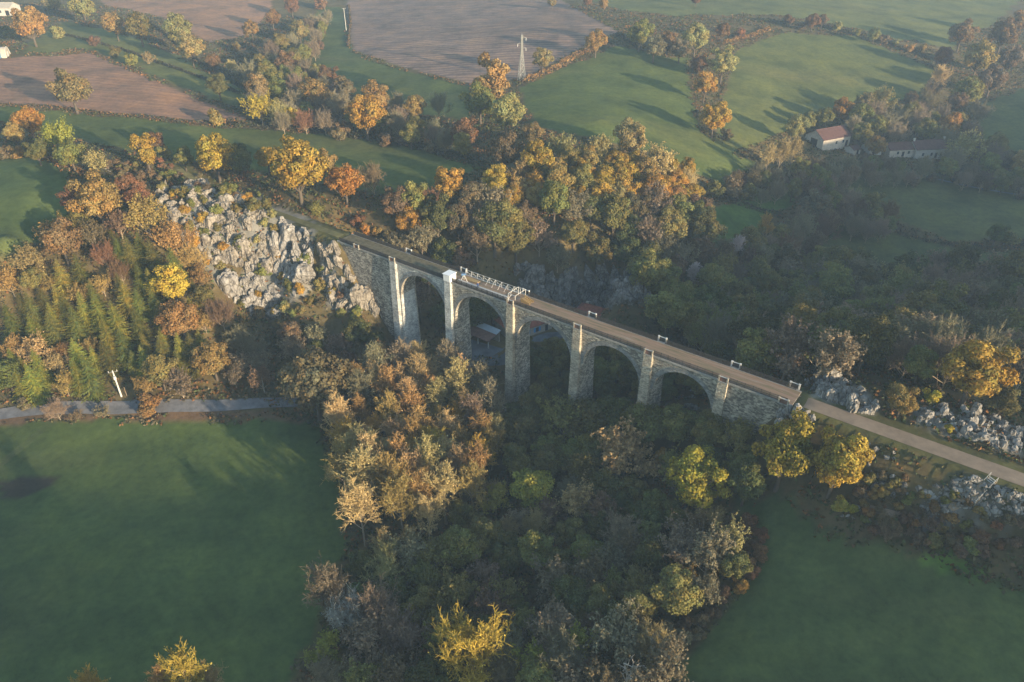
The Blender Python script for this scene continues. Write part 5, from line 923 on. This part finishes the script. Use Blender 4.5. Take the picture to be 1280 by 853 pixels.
# ------------------------------------------------------------------ rock outcrops
def rock_proto(seed):
    import bmesh
    rng = np.random.default_rng(seed); bm = bmesh.new(); bmesh.ops.create_icosphere(bm, subdivisions=4, radius=1.0)
    me = bpy.data.meshes.new('rock'); bm.to_mesh(me); bm.free(); n = len(me.vertices); V = np.empty(n * 3); me.vertices.foreach_get('co', V); V = V.reshape(-1, 3)
    d = V / np.linalg.norm(V, axis=1, keepdims=True); PN = rng.normal(0, 1, (20, 3)); PN[:, 2] *= 0.6; PN /= np.linalg.norm(PN, axis=1, keepdims=True); hh = rng.uniform(0.55, 0.95, 20)
    dot = d @ PN.T; r = np.min(np.where(dot > 0.05, hh[None] / np.maximum(dot, 0.05), 3), axis=1); r = np.minimum(r, 1.25)
    V = d * r[:, None]
    V += d * ((fbm(d[:, 0] * 5 + seed, d[:, 1] * 5 + d[:, 2] * 3, seed) - 0.47) * 0.34)[:, None]
    crack = np.abs(vnoise(V[:, 0] * 4 + seed * 3, V[:, 1] * 4 + V[:, 2] * 0.6, seed) - 0.5); V -= d * (np.clip(0.10 - crack, 0, 0.1) * 2.0)[:, None]
    me.vertices.foreach_set('co', V.ravel()); me.update(); return me
ROCKS = [rock_proto(900 + i) for i in range(8)]
RVAR = {}
def rock_mesh(i, mat):
    if (i, mat) not in RVAR:
        m = ROCKS[i].copy(); m.materials.append(M[mat]); RVAR[(i, mat)] = m
    return RVAR[(i, mat)]
def outcrop(poly, nrock, smin, smax, label, seed, mat='rock', tall=1.4, spacing=0.62, sink=0.55):
    rng = np.random.default_rng(seed); P = np.array(poly, float); lo = P.min(0); hi = P.max(0); qx = rng.uniform(lo[0], hi[0], nrock * 8); qy = rng.uniform(lo[1], hi[1], nrock * 8); k = inpoly(qx, qy, poly)
    X, Y, Dp = hit(qx[k], qy[k]); c = (float(X.mean()), float(Y.mean())); e = empty('rock_outcrop', (c[0], c[1], float(height(*c)))); tag(e, label, 'rock outcrop', 'rock outcrops'); acc = []
    for x, y in zip(X, Y):
        s = smin + (smax - smin) * rng.uniform(0, 1) ** 1.6
        if any((x - a) ** 2 + (y - b) ** 2 < (spacing * 0.5 * (s + q)) ** 2 for a, b, q in acc): continue
        sx, ww = axis_sw(x, y)
        if -0.3 < ww < WID + 0.8 and S_LEFT < sx: continue
        if -s * 0.6 < ww < WID + s * 0.6 and sx < S_LEFT + 4: continue
        acc.append((x, y, s)); o = bpy.data.objects.new('rock', rock_mesh(int(rng.integers(0, 8)), mat)); link(o, e)
        z = float(height(x, y)); o.location = (x - c[0], y - c[1], z - float(height(*c)) - s * sink + s * 0.15); o.rotation_euler = (rng.normal(0, .2), rng.normal(0, .2), rng.uniform(0, 6.28)); o.scale = (s * rng.uniform(.75, 1.2), s * rng.uniform(.75, 1.1), s * tall * rng.uniform(.8, 1.25))
        if len(acc) >= nrock: break
outcrop([(195, 238), (255, 232), (320, 252), (330, 275), (290, 290), (240, 290), (210, 270)], 52, 1.4, 3.8, 'pale rocky summit of the crag', 31, 'rock', 0.95)
outcrop([(215, 285), (290, 290), (345, 300), (350, 330), (300, 345), (250, 330)], 44, 1.3, 3.4, 'broken grey ledges in the middle of the crag', 32, 'rock', 1.0)
outcrop([(350, 280), (388, 275), (392, 320), (385, 365), (355, 350), (345, 310)], 34, 1.4, 3.6, 'tall pale rock tower at the right shoulder of the crag', 33, 'white_rock', 1.5)
outcrop([(275, 345), (320, 340), (350, 370), (345, 400), (310, 390), (280, 370)], 40, 1.3, 3.6, 'blue-grey cliff foot of the crag', 34, 'white_rock', 1.2)
outcrop([(405, 305), (440, 305), (475, 325), (488, 370), (470, 390), (420, 385), (400, 350)], 50, 1.5, 4.0, 'shaded cliff beside the left end of the viaduct', 35, 'rock', 1.4)
outcrop([(1005, 480), (1025, 470), (1065, 482), (1100, 512), (1080, 518), (1030, 500)], 34, 0.9, 2.3, 'white rock ridge beside the gravel track', 36, 'white_rock', 1.3)
outcrop([(1140, 518), (1170, 510), (1230, 520), (1285, 548), (1285, 572), (1220, 552), (1150, 532)], 70, 0.6, 1.7, 'long white rock band above the gravel track at the right edge', 37, 'white_rock', 1.2)
outcrop([(1150, 628), (1200, 605), (1290, 622), (1290, 655), (1210, 640), (1150, 660)], 170, 0.3, 1.2, 'white rubble slope below the wooden stairs', 38, 'white_rock', 0.7, 0.5)
outcrop([(1070, 560), (1110, 545), (1130, 600), (1150, 620), (1090, 640), (1075, 600)], 22, 0.4, 1.1, 'scattered white boulders on the bank', 39, 'white_rock', 0.9, 1.0)
outcrop([(635, 330), (660, 335), (680, 360), (720, 345), (790, 345), (810, 375), (760, 385), (690, 385), (650, 365)], 60, 1.6, 4.2, 'dark quarry cliff behind the viaduct', 40, 'dark_rock', 1.6)
outcrop([(838, 470), (870, 470), (875, 512), (850, 512)], 8, 0.8, 1.6, 'boulders under the fifth arch', 41, 'dark_rock', 1.0, 1.1)
outcrop([(940, 505), (985, 505), (1020, 522), (980, 530), (940, 520)], 18, 0.7, 1.6, 'grey rocks at the foot of the right abutment', 42, 'white_rock', 1.1)
outcrop([(1040, 625), (1085, 640), (1085, 655), (1045, 648)], 10, 0.4, 0.9, 'small white rocks at the top of the right meadow', 43, 'white_rock', 0.8)
outcrop([(300, 258), (330, 262), (400, 280), (395, 290)], 5, 0.6, 1.2, 'few grey stones beside the grassy track', 44, 'rock', 0.8, 1.5)
outcrop([(90, 190), (130, 195), (170, 215), (150, 225)], 10, 0.5, 1.2, 'low stones among the heath behind the crag', 45, 'rock', 0.6, 1.5)
# ------------------------------------------------------------------ buildings
def house(name, label, cat, cxy, rz, L, W, h, rh, z, wall, roof, hip=0.0, chim=(), wins=(), doors=(), over=0.35, shut=None, group=None):
    """gabled or hipped building; wins/doors: (face 0 front -y, 1 right +x, 2 back, 3 left -x, position, bottom, width, height)"""
    e = empty(name, (cxy[0], cxy[1], z), rz); tag(e, label, cat, group); mb = MB(); hl, hw = L / 2, W / 2
    mb.box(-hl, hl, -hw, hw, -1.5, h)
    if hip == 0:
        for x in (-hl, hl): mb.tri((x, -hw, h), (x, hw, h), (x, 0, h + rh - 0.05))
    mb.build('wall', wall, e); rb = MB(); o = over; t = 0.14; k = rh / hw; lo = h - o * k
    rx = hl + o - hip
    def plane(p):
        rb.hexa([(q[0], q[1], q[2] + 0.02) for q in p] + [(q[0], q[1], q[2] + t) for q in p])
    plane([(-hl - o, -hw - o, lo), (hl + o, -hw - o, lo), (rx, 0, h + rh), (-rx, 0, h + rh)])
    plane([(hl + o, hw + o, lo), (-hl - o, hw + o, lo), (-rx, 0, h + rh), (rx, 0, h + rh)])
    if hip:
        rb.tri((hl + o, -hw - o, lo + t), (hl + o, hw + o, lo + t), (rx, 0, h + rh + t)); rb.tri((-hl - o, hw + o, lo + t), (-hl - o, -hw - o, lo + t), (-rx, 0, h + rh + t))
    rf = rb.build('roof', roof, e)
    rg = MB(); rg.bar((-rx, 0, h + rh + t * 0.8), (rx, 0, h + rh + t * 0.8), 0.13, sides=8); rg.build('ridge', roof, rf)
    for cx, cy, ch in chim:
        c = MB(); c.box(cx - .35, cx + .35, cy - .3, cy + .3, h + rh * 0.3, h + rh + ch); c.box(cx - .42, cx + .42, cy - .37, cy + .37, h + rh + ch, h + rh + ch + 0.15); c.build('chimney', wall, rf)
    def opening(nm, spec, mat, fr):
        f, pos, b, w_, hh = spec; d = 0.06
        def bx(m_, u0, u1, z0, z1, d0, d1):
            if f == 0: m_.box(u0, u1, -hw - d1, -hw - d0, z0, z1)
            elif f == 2: m_.box(u0, u1, hw + d0, hw + d1, z0, z1)
            elif f == 1: m_.box(hl + d0, hl + d1, u0, u1, z0, z1)
            else: m_.box(-hl - d1, -hl - d0, u0, u1, z0, z1)
        m_ = MB(); bx(m_, pos - w_ / 2, pos + w_ / 2, b, b + hh, -0.1, 0.02); o_ = m_.build(nm, mat, e)
        m_ = MB(); bx(m_, pos - w_ / 2 - .12, pos + w_ / 2 + .12, b - .14, b - .002, 0.0, 0.12); bx(m_, pos - w_ / 2 - .12, pos + w_ / 2 + .12, b + hh + .002, b + hh + .15, 0.0, 0.05)
        m_.build('frame', fr, o_)
        if shut is not None and nm == 'window':
            for sg in (-1, 1):
                m_ = MB(); c_ = pos + sg * (w_ / 2 + 0.38); bx(m_, c_ - 0.32, c_ + 0.32, b, b + hh, 0.02, 0.09); m_.build('shutter', shut, o_)
    for s_ in wins: opening('window', s_, M['glass'], M['concrete'])
    for s_ in doors: opening('door', s_, M['dark'], M['timber'])
    return e
def ang(a, b): d = np.array(b) - np.array(a); return math.atan2(d[1], d[0])
# house under the third arch: wall with blue shutters
a = at(640, 428, 0.5); b = at(690, 411, 0.5); ln_ = np.hypot(*(b - a)); rz = ang(a, b); mid = (a + b) / 2; nrm = np.array([-math.sin(rz), math.cos(rz)])
c = mid + nrm * 4.5
house('house', 'red-roofed house with blue shutters seen through the third arch', 'house', c, rz, ln_, 9.0, 3.0, 2.6, float(height(*c)), M['render'], M['tile'], 4.0, [(1.0, 1.5, 0.5)],
      [(0, ln_ * 0.12, 0.7, 1.0, 1.5), (0, -ln_ * 0.14, 0.7, 0.9, 1.4)], [(0, ln_ * 0.36, 0.0, 1.0, 2.1)], shut=M['blue_paint'])
# open shed seen through the second arch
sx = at(604, 422, 1.5)
e = empty('shed', (sx[0], sx[1], float(height(*sx))), math.radians(-38)); tag(e, 'open shed with a pale sheet roof seen through the second arch', 'shed')
r = MB(); r.box(-4.0, 4.0, 2.3, 2.5, -1, 3.6); r.box(-4.0, -3.8, -2.5, 2.3, -1, 3.0); r.build('wall', M['render'], e)
for x in (-3.6, 0.0, 3.8):
    r = MB(); r.box(x - .12, x + .12, -2.4, -2.16, -0.5, 2.55); r.build('post', M['white_paint'], e)
for k in range(6):
    x0 = -4.3 + k * 1.45
    for ya, yb, za, zb_, mt_ in ((-2.9, 0.6, 2.55, 3.27, 'rust_sheet'), (0.62, 2.8, 3.29, 3.75, 'clear_sheet')):
        r = MB(); r.hexa([(x0, ya, za), (x0 + 1.43, ya, za), (x0 + 1.43, yb, zb_), (x0, yb, zb_), (x0, ya, za + .1), (x0 + 1.43, ya, za + .1), (x0 + 1.43, yb, zb_ + .1), (x0, yb, zb_ + .1)])
        r.build('roof_sheet', M[mt_], e)
# house beyond the deck, red hipped roof with an antenna mast
hx = at(742, 386, 5.0); h3 = house('house', 'red hip-roofed house whose roof shows above the viaduct deck', 'house', hx, VZ + 0.12, 10.5, 7.5, 3.2, 2.2, float(height(*hx)), M['render'], M['tile'], 3.0, [(-2.2, 0.4, 0.5)], [(1, -1.0, 1.0, 1.0, 1.2), (1, 1.6, 1.0, 1.0, 1.2), (0, 2.5, 1.0, 1.0, 1.2)], [(0, -1.5, 0.0, 1.1, 2.1)])
r = MB(); r.bar((0.6, 0.3, 4.9), (0.6, 0.3, 8.0), 0.05); r.bar((0.6, -0.5, 7.6), (0.6, 1.1, 7.6), 0.04); r.bar((0.6, -0.3, 7.2), (0.6, 0.9, 7.2), 0.04); r.build('antenna', M['steel'], h3)
hx = at(771, 395, 3.6); house('outbuilding', 'low red-roofed outbuilding at the right end of the hip-roofed house', 'outbuilding', hx, VZ + 0.12, 5.0, 5.5, 2.3, 1.3, float(height(*hx)), M['render'], M['tile'], 0.0, [], [(1, 0.0, 0.8, 0.9, 1.0)], [(0, 0.6, 0.0, 1.0, 1.9)])
tag(strip('yard', [gpt(560, 432), gpt(640, 436), gpt(700, 424), gpt(735, 415)], 11.0, M['yard'], 0.12), 'dark tarmac yard in front of the house with blue shutters', kind='structure')
# farm in the far valley
p0 = at(1020, 187, 17); p1 = at(1062, 184, 17); rz = ang(p0, p1); c = (p0 + p1) / 2 + np.array([-math.sin(rz), math.cos(rz)]) * 5
house('barn', 'pale stone barn with a dark red roof in the far valley', 'barn', c, rz + 0.25, 16, 10, 4.2, 3.0, float(height(*c)) - 0.2, M['render'], M['slate'], 0.0, [], [(0, 4.0, 1.6, 1.0, 1.2), (0, 0.0, 1.6, 1.0, 1.2)], [(3, 0.0, 0.0, 3.6, 3.6), (0, 6.2, 0.0, 1.4, 2.4)])
p = at(1066, 186, 17); house('outbuilding', 'small pale lean-to at the right end of the barn', 'outbuilding', p, rz + 0.25, 4, 5, 2.2, 1.0, float(height(*p)) - 0.2, M['white_render'], M['slate'], 0.0, [], [], [(0, 0.3, 0.0, 1.2, 1.9)])
p = at(1090, 184, 17); house('outbuilding', 'small red-roofed hut between the barn and the farmhouse', 'outbuilding', p, rz, 6, 6, 2.6, 1.6, float(height(*p)) - 0.2, M['white_render'], M['slate'], 0.0, [], [(0, 1.2, 0.9, 0.9, 1.0)], [(0, -1.0, 0.0, 1.0, 2.0)])
p = at(1158, 186, 16); house('farmhouse', 'white farmhouse with two gable chimneys in the far valley', 'farmhouse', p, rz - 0.05, 15, 8, 4.0, 2.6, float(height(*p)) - 0.2, M['white_render'], M['slate'], 0.0, [(-7.1, 0, 1.0), (7.1, 0, 1.0)], [(0, -4, 1.0, 1.0, 1.4), (0, 0, 1.0, 1.0, 1.4), (0, 4.6, 1.0, 1.0, 1.4)], [(0, 2.2, 0.0, 1.1, 2.2)])
p = at(1122, 187, 16); house('farmhouse', 'lower red-roofed wing left of the white farmhouse', 'outbuilding', p, rz - 0.05, 12, 7, 3.0, 2.0, float(height(*p)) - 0.2, M['render'], M['slate'], 0.0, [], [(0, -2, 1.0, 1.0, 1.2), (0, 3, 1.0, 1.0, 1.2)], [(0, 0.5, 0.0, 1.1, 2.0)])
# farm at the top left
p = at(-2, 18, 46); house('barn', 'cream-roofed farm building at the top left corner', 'barn', p, 0.05, 22, 12, 4.0, 2.4, float(height(*p)), M['white_render'], M['cream'], 0.0, [], [(0, 5, 1.4, 1.4, 1.4)], [(0, 9, 0.0, 2.2, 2.6)])
p = at(10, 68, 45.5); e = empty('polytunnel', (p[0], p[1], float(height(*p))), 0.35); tag(e, 'rounded polytunnel with a blue cover and cream end wall', 'polytunnel')
K = 14; RR = 4.2; LN = 20
for k in range(10):
    r = MB(); x0 = -LN + k * 2.0; x1 = x0 + 1.98
    for q in range(K):
        t0, t1 = math.pi * q / K, math.pi * (q + 1) / K
        r.quad((x0, -RR * math.cos(t0), RR * math.sin(t0)), (x1, -RR * math.cos(t0), RR * math.sin(t0)), (x1, -RR * math.cos(t1), RR * math.sin(t1)), (x0, -RR * math.cos(t1), RR * math.sin(t1)))
    r.build('cover_panel', M['tarp_blue'] if k < 9 else M['cream'], e, True)
for x in (-LN, 0.0):
    r = MB(); r.v = [(x, -RR * math.cos(math.pi * q / K), RR * math.sin(math.pi * q / K)) for q in range(K + 1)]; r.f = [tuple(range(K + 1))]; r.build('end_wall', M['cream'], e)
r = MB(); r.box(0.0, 0.08, -1.0, 1.0, 0, 2.3); r.build('door', M['white_paint'], e)
r = MB()
for q in range(K):
    t0, t1 = math.pi * q / K, math.pi * (q + 1) / K; r.bar((0, -RR * 1.02 * math.cos(t0), RR * 1.02 * math.sin(t0)), (0, -RR * 1.02 * math.cos(t1), RR * 1.02 * math.sin(t1)), 0.12)
r.build('hoop', M['white_paint'], e)

# ------------------------------------------------------------------ pylon, poles, cables
x, y, _ = hit(652, 101); pz = float(height(x[0], y[0])); e = empty('pylon', (x[0], y[0], pz), 0.35); tag(e, 'slim steel lattice pylon in the orange hedge between the far fields', 'pylon')
HT = 20.5; bw = 1.5; tw_ = 0.35
def leg(sx_, sy_, z): k = 1 - min(z / 13.5, 1); w_ = tw_ + (bw - tw_) * k; return (sx_ * w_, sy_ * w_, z)
for sx_ in (-1, 1):
    for sy_ in (-1, 1):
        r = MB(); r.bar(leg(sx_, sy_, -0.5), leg(sx_, sy_, 13.5), 0.13); r.bar(leg(sx_, sy_, 13.5), leg(sx_, sy_, HT - 1), 0.11); r.build('leg', M['steel'], e)
lv = [0, 2.6, 5.0, 7.2, 9.2, 11, 12.4, 13.5, 14.8, 16, 17.2, 18.4, 19.5]
for q in range(12):
    r = MB(); z0, z1 = lv[q], lv[q + 1]
    for (a1, a2), (b1, b2) in (((-1, -1), (1, -1)), ((1, -1), (1, 1)), ((1, 1), (-1, 1)), ((-1, 1), (-1, -1))):
        r.bar(leg(a1, a2, z0), leg(b1, b2, z1), 0.06, sides=4); r.bar(leg(b1, b2, z0), leg(a1, a2, z1), 0.06, sides=4); r.bar(leg(a1, a2, z1), leg(b1, b2, z1), 0.05, sides=4)
    r.build('lattice', M['steel'], e)
r = MB(); r.bar((0, 0, HT - 1.2), (0, 0, HT), 0.14, 0.06); r.build('peak', M['steel'], e)
for zz, sg in ((18.3, 1), (15.9, -1), (13.9, 1)):
    r = MB(); r.bar((0, 0, zz), (sg * 2.1, 0, zz + 0.1), 0.08); r.bar((0, 0, zz + 0.9), (sg * 2.1, 0, zz + 0.1), 0.05); ar = r.build('arm', M['steel'], e)
    r = MB(); r.bar((sg * 2.0, 0, zz - 1.2), (sg * 2.0, 0, zz), 0.12, sides=8); r.build('insulator', M['white_paint'], ar)
def pole(px, py, h, label, cross=True, transformer=False, r0=0.17, mat='concrete', rz=0.4, xy=None):
    x, y, _ = hit(px, py) if xy is None else ([xy[0]], [xy[1]], 0); e = empty('utility_pole', (x[0], y[0], float(height(x[0], y[0]))), rz); tag(e, label, 'pole', 'utility poles')
    r = MB(); r.bar((0, 0, -0.6), (0, 0, h), r0, r0 * 0.65, 8); r.build('shaft', M[mat], e)
    if cross:
        r = MB(); r.bar((-1.0, 0, h - 0.35), (1.0, 0, h - 0.35), 0.07); ca = r.build('crossarm', M['steel'], e)
        for dx in (-0.9, 0, 0.9):
            r = MB(); r.bar((dx, 0, h - 0.35), (dx, 0, h + 0.1), 0.06); r.build('insulator', M['white_paint'], ca)
    if transformer:
        r = MB(); r.bar((0.05, -0.42, h - 2.2), (0.05, -0.42, h - 1.4), 0.33, sides=10); r.bar((0, -.1, h - 1.7), (0.02, -.3, h - 1.7), 0.08); r.build('transformer', M['white_paint'], e)
    return e, (x[0], y[0], float(height(x[0], y[0])) + h)
e1, top1 = pole(153, 499, 7.4, 'pale concrete power pole with a transformer beside the lane', True, True, 0.22, 'white_paint')
pole(433, 40, 13.0, 'tall pale power pole at the edge of the furrowed field', True, False, 0.24)
pole(332, 495, 5.5, 'thin grey post at the end of the lane', False, False, 0.07, 'steel')
pole(160, 499, 3.0, 'short thin post next to the transformer pole', False, False, 0.07, 'timber')
end = at(-330, 830, 13.5); pole(0, 0, 14.0 - float(height(*end)), 'pale concrete pole carrying the far end of the cables', True, False, 0.2, xy=end)
for k, dx in enumerate((-0.9, 0, 0.9)):
    rz = 0.4; A_ = Vector((top1[0] + dx * math.cos(rz), top1[1] + dx * math.sin(rz), top1[2])); B_ = Vector((end[0] + dx * 0.8, end[1] + dx * 0.6, 14.0)); r = MB(); prev = None
    for q in range(25):
        t = q / 24; p_ = A_.lerp(B_, t); p_.z -= 4 * 1.4 * t * (1 - t)
        if prev is not None: r.bar(prev, p_, 0.018, sides=3)
        prev = p_
    o = r.build('power_cable', M['iron']); tag(o, ['overhead cable nearest the meadow, from the transformer pole', 'middle overhead cable from the transformer pole', 'overhead cable nearest the wooded slope, from the transformer pole'][k], 'cable', 'overhead cables')
# the pole that carries the far end of the cables, out of frame
# ------------------------------------------------------------------ wooden stairs on the rocky bank
s0 = float(np.dot(at(1243, 592, DECK) - ORG, U)); x0 = Vector(vloc(s0, -0.4, DECK)); q_ = gpt(1208, 640); x1 = Vector((q_[0], q_[1], float(height(*q_))))
dv = Vector((x1.x - x0.x, x1.y - x0.y, 0)); e = empty('staircase', x0, math.atan2(dv.y, dv.x)); tag(e, 'narrow wooden stairs with handrails going down the rocky bank', 'stairs')
Ls = dv.length; dz_ = x1.z - x0.z; nst = 16
for q in range(nst):
    r = MB(); xx = Ls * q / nst; zz = dz_ * q / nst; r.box(xx, xx + Ls / nst * 0.9, -0.6, 0.6, zz + 0.1, zz + 0.2); r.build('tread', M['concrete'], e)
for sy_ in (-0.66, 0.66):
    r = MB(); r.bar((0, sy_, 0.12), (Ls, sy_, dz_ + 0.12), 0.08); r.build('stringer', M['timber'], e)
    r = MB(); r.bar((0, sy_, 1.0), (Ls, sy_, dz_ + 1.0), 0.035)
    for q in range(7): r.bar((Ls * q / 6, sy_, dz_ * q / 6 - 0.3), (Ls * q / 6, sy_, dz_ * q / 6 + 1.0), 0.035)
    r.build('handrail', M['concrete'], e)
tag(strip('stream', [gpt(a_, b_) for a_, b_ in ((1160, 222), (1200, 231), (1240, 239), (1300, 247))], 1.5, M['water'], 0.1), 'narrow pale stream below the farmhouse trees', kind='structure')
tag(strip('path', [gpt(a_, b_) for a_, b_ in ((1085, 640), (1110, 650), (1160, 655), (1200, 634), (1222, 620))], 1.0, M['gravel'], 0.2), 'pale stony footpath from the stairs along the bank', kind='structure')

# ------------------------------------------------------------------ undergrowth: brambles, bracken and leaf litter of the woods
rng = np.random.default_rng(77); NT = 420000
ux = rng.uniform(-330, 400, NT); uy = rng.uniform(45, 520, NT); uz = height(ux, uy); upx, upy, ud = project(ux, uy, uz)
ii = np.clip(np.searchsorted(GX, ux), 0, len(GX) - 1); jj = np.clip(np.searchsorted(GY, uy), 0, len(GY) - 1)
us, uw = axis_sw(ux, uy); clear = (uw > -1.2) & (uw < WID + 1.2) & (us > S_LEFT - 85) & (us < S_RIGHT + 140)
clear |= inpoly(upx, upy, [(-200, 545), (-60, 516), (0, 509), (330, 500), (340, 515), (180, 519), (0, 528)]) | inpoly(upx, upy, [(560, 420), (640, 415), (760, 395), (740, 425), (640, 448), (560, 445)])
keep = (zid[jj, ii] == -1) & (upx > -60) & (upx < 1340) & (upy > -20) & (upy < 900) & ~clear & (rng.uniform(0, 1, NT) < np.clip((200 / ud) ** 1.2, 0, 1))
keep &= fbm(ux / 7, uy / 7, 91) > 0.30
ux, uy, uz = ux[keep], uy[keep], uz[keep]; nt_ = len(ux)
mt = fbm(ux / 12, uy / 12, 5); pal = np.array([(0.10, 0.065, 0.035), (0.075, 0.07, 0.03), (0.06, 0.075, 0.03), (0.17, 0.085, 0.035), (0.12, 0.10, 0.06)])
pi = np.clip((mt * 7 - 1 + rng.normal(0, 0.8, nt_)).astype(int), 0, 4); hgt_ = 0.25 + 0.9 * np.clip(fbm(ux / 5, uy / 5, 8) - 0.25, 0, 1)
P3 = []; C3 = []
for q in range(3):
    P3.append(np.column_stack([ux + rng.normal(0, .3, nt_), uy + rng.normal(0, .3, nt_), uz + hgt_ * rng.uniform(0.2, 1.0, nt_)])); C3.append(pal[pi] * rng.uniform(0.6, 1.4, (nt_, 1)))
P3 = np.concatenate(P3); C3 = np.concatenate(C3); V, F = leaf_cards(P3, np.column_stack([rng.normal(0, .6, len(P3)), rng.normal(0, .6, len(P3)), np.full(len(P3), .6)]), 0.55, rng)
o = bpy.data.objects.new('undergrowth', mesh_np('undergrowth', V, F, [M['scrub']], False, {'Col': C3})); link(o); tag(o, 'brown and olive undergrowth covering the wooded ground', 'undergrowth', kind='stuff')

# ------------------------------------------------------------------ haze: the damp morning air of the valley
ex = max(-GX[0], GX[-1], -GY[0], GY[-1]) + 60
hb = MB(); hb.box(-ex, ex, -ex, ex, float(MZ.min()) - 3, 126.0); hz = hb.build('haze', None); tag(hz, 'thin bluish morning haze filling the valley', 'haze', kind='stuff')
m = bpy.data.materials.new('haze'); m.use_nodes = True; nt = m.node_tree; nt.nodes.clear(); om = nt.nodes.new('ShaderNodeOutputMaterial'); pv = nt.nodes.new('ShaderNodeVolumePrincipled')
pv.inputs['Color'].default_value = (0.50, 0.71, 1.0, 1); pv.inputs['Density'].default_value = HAZE; pv.inputs['Anisotropy'].default_value = 0.1
nt.links.new(pv.outputs[0], om.inputs['Volume']); hz.data.materials.append(m); hz.display_type = 'WIRE'
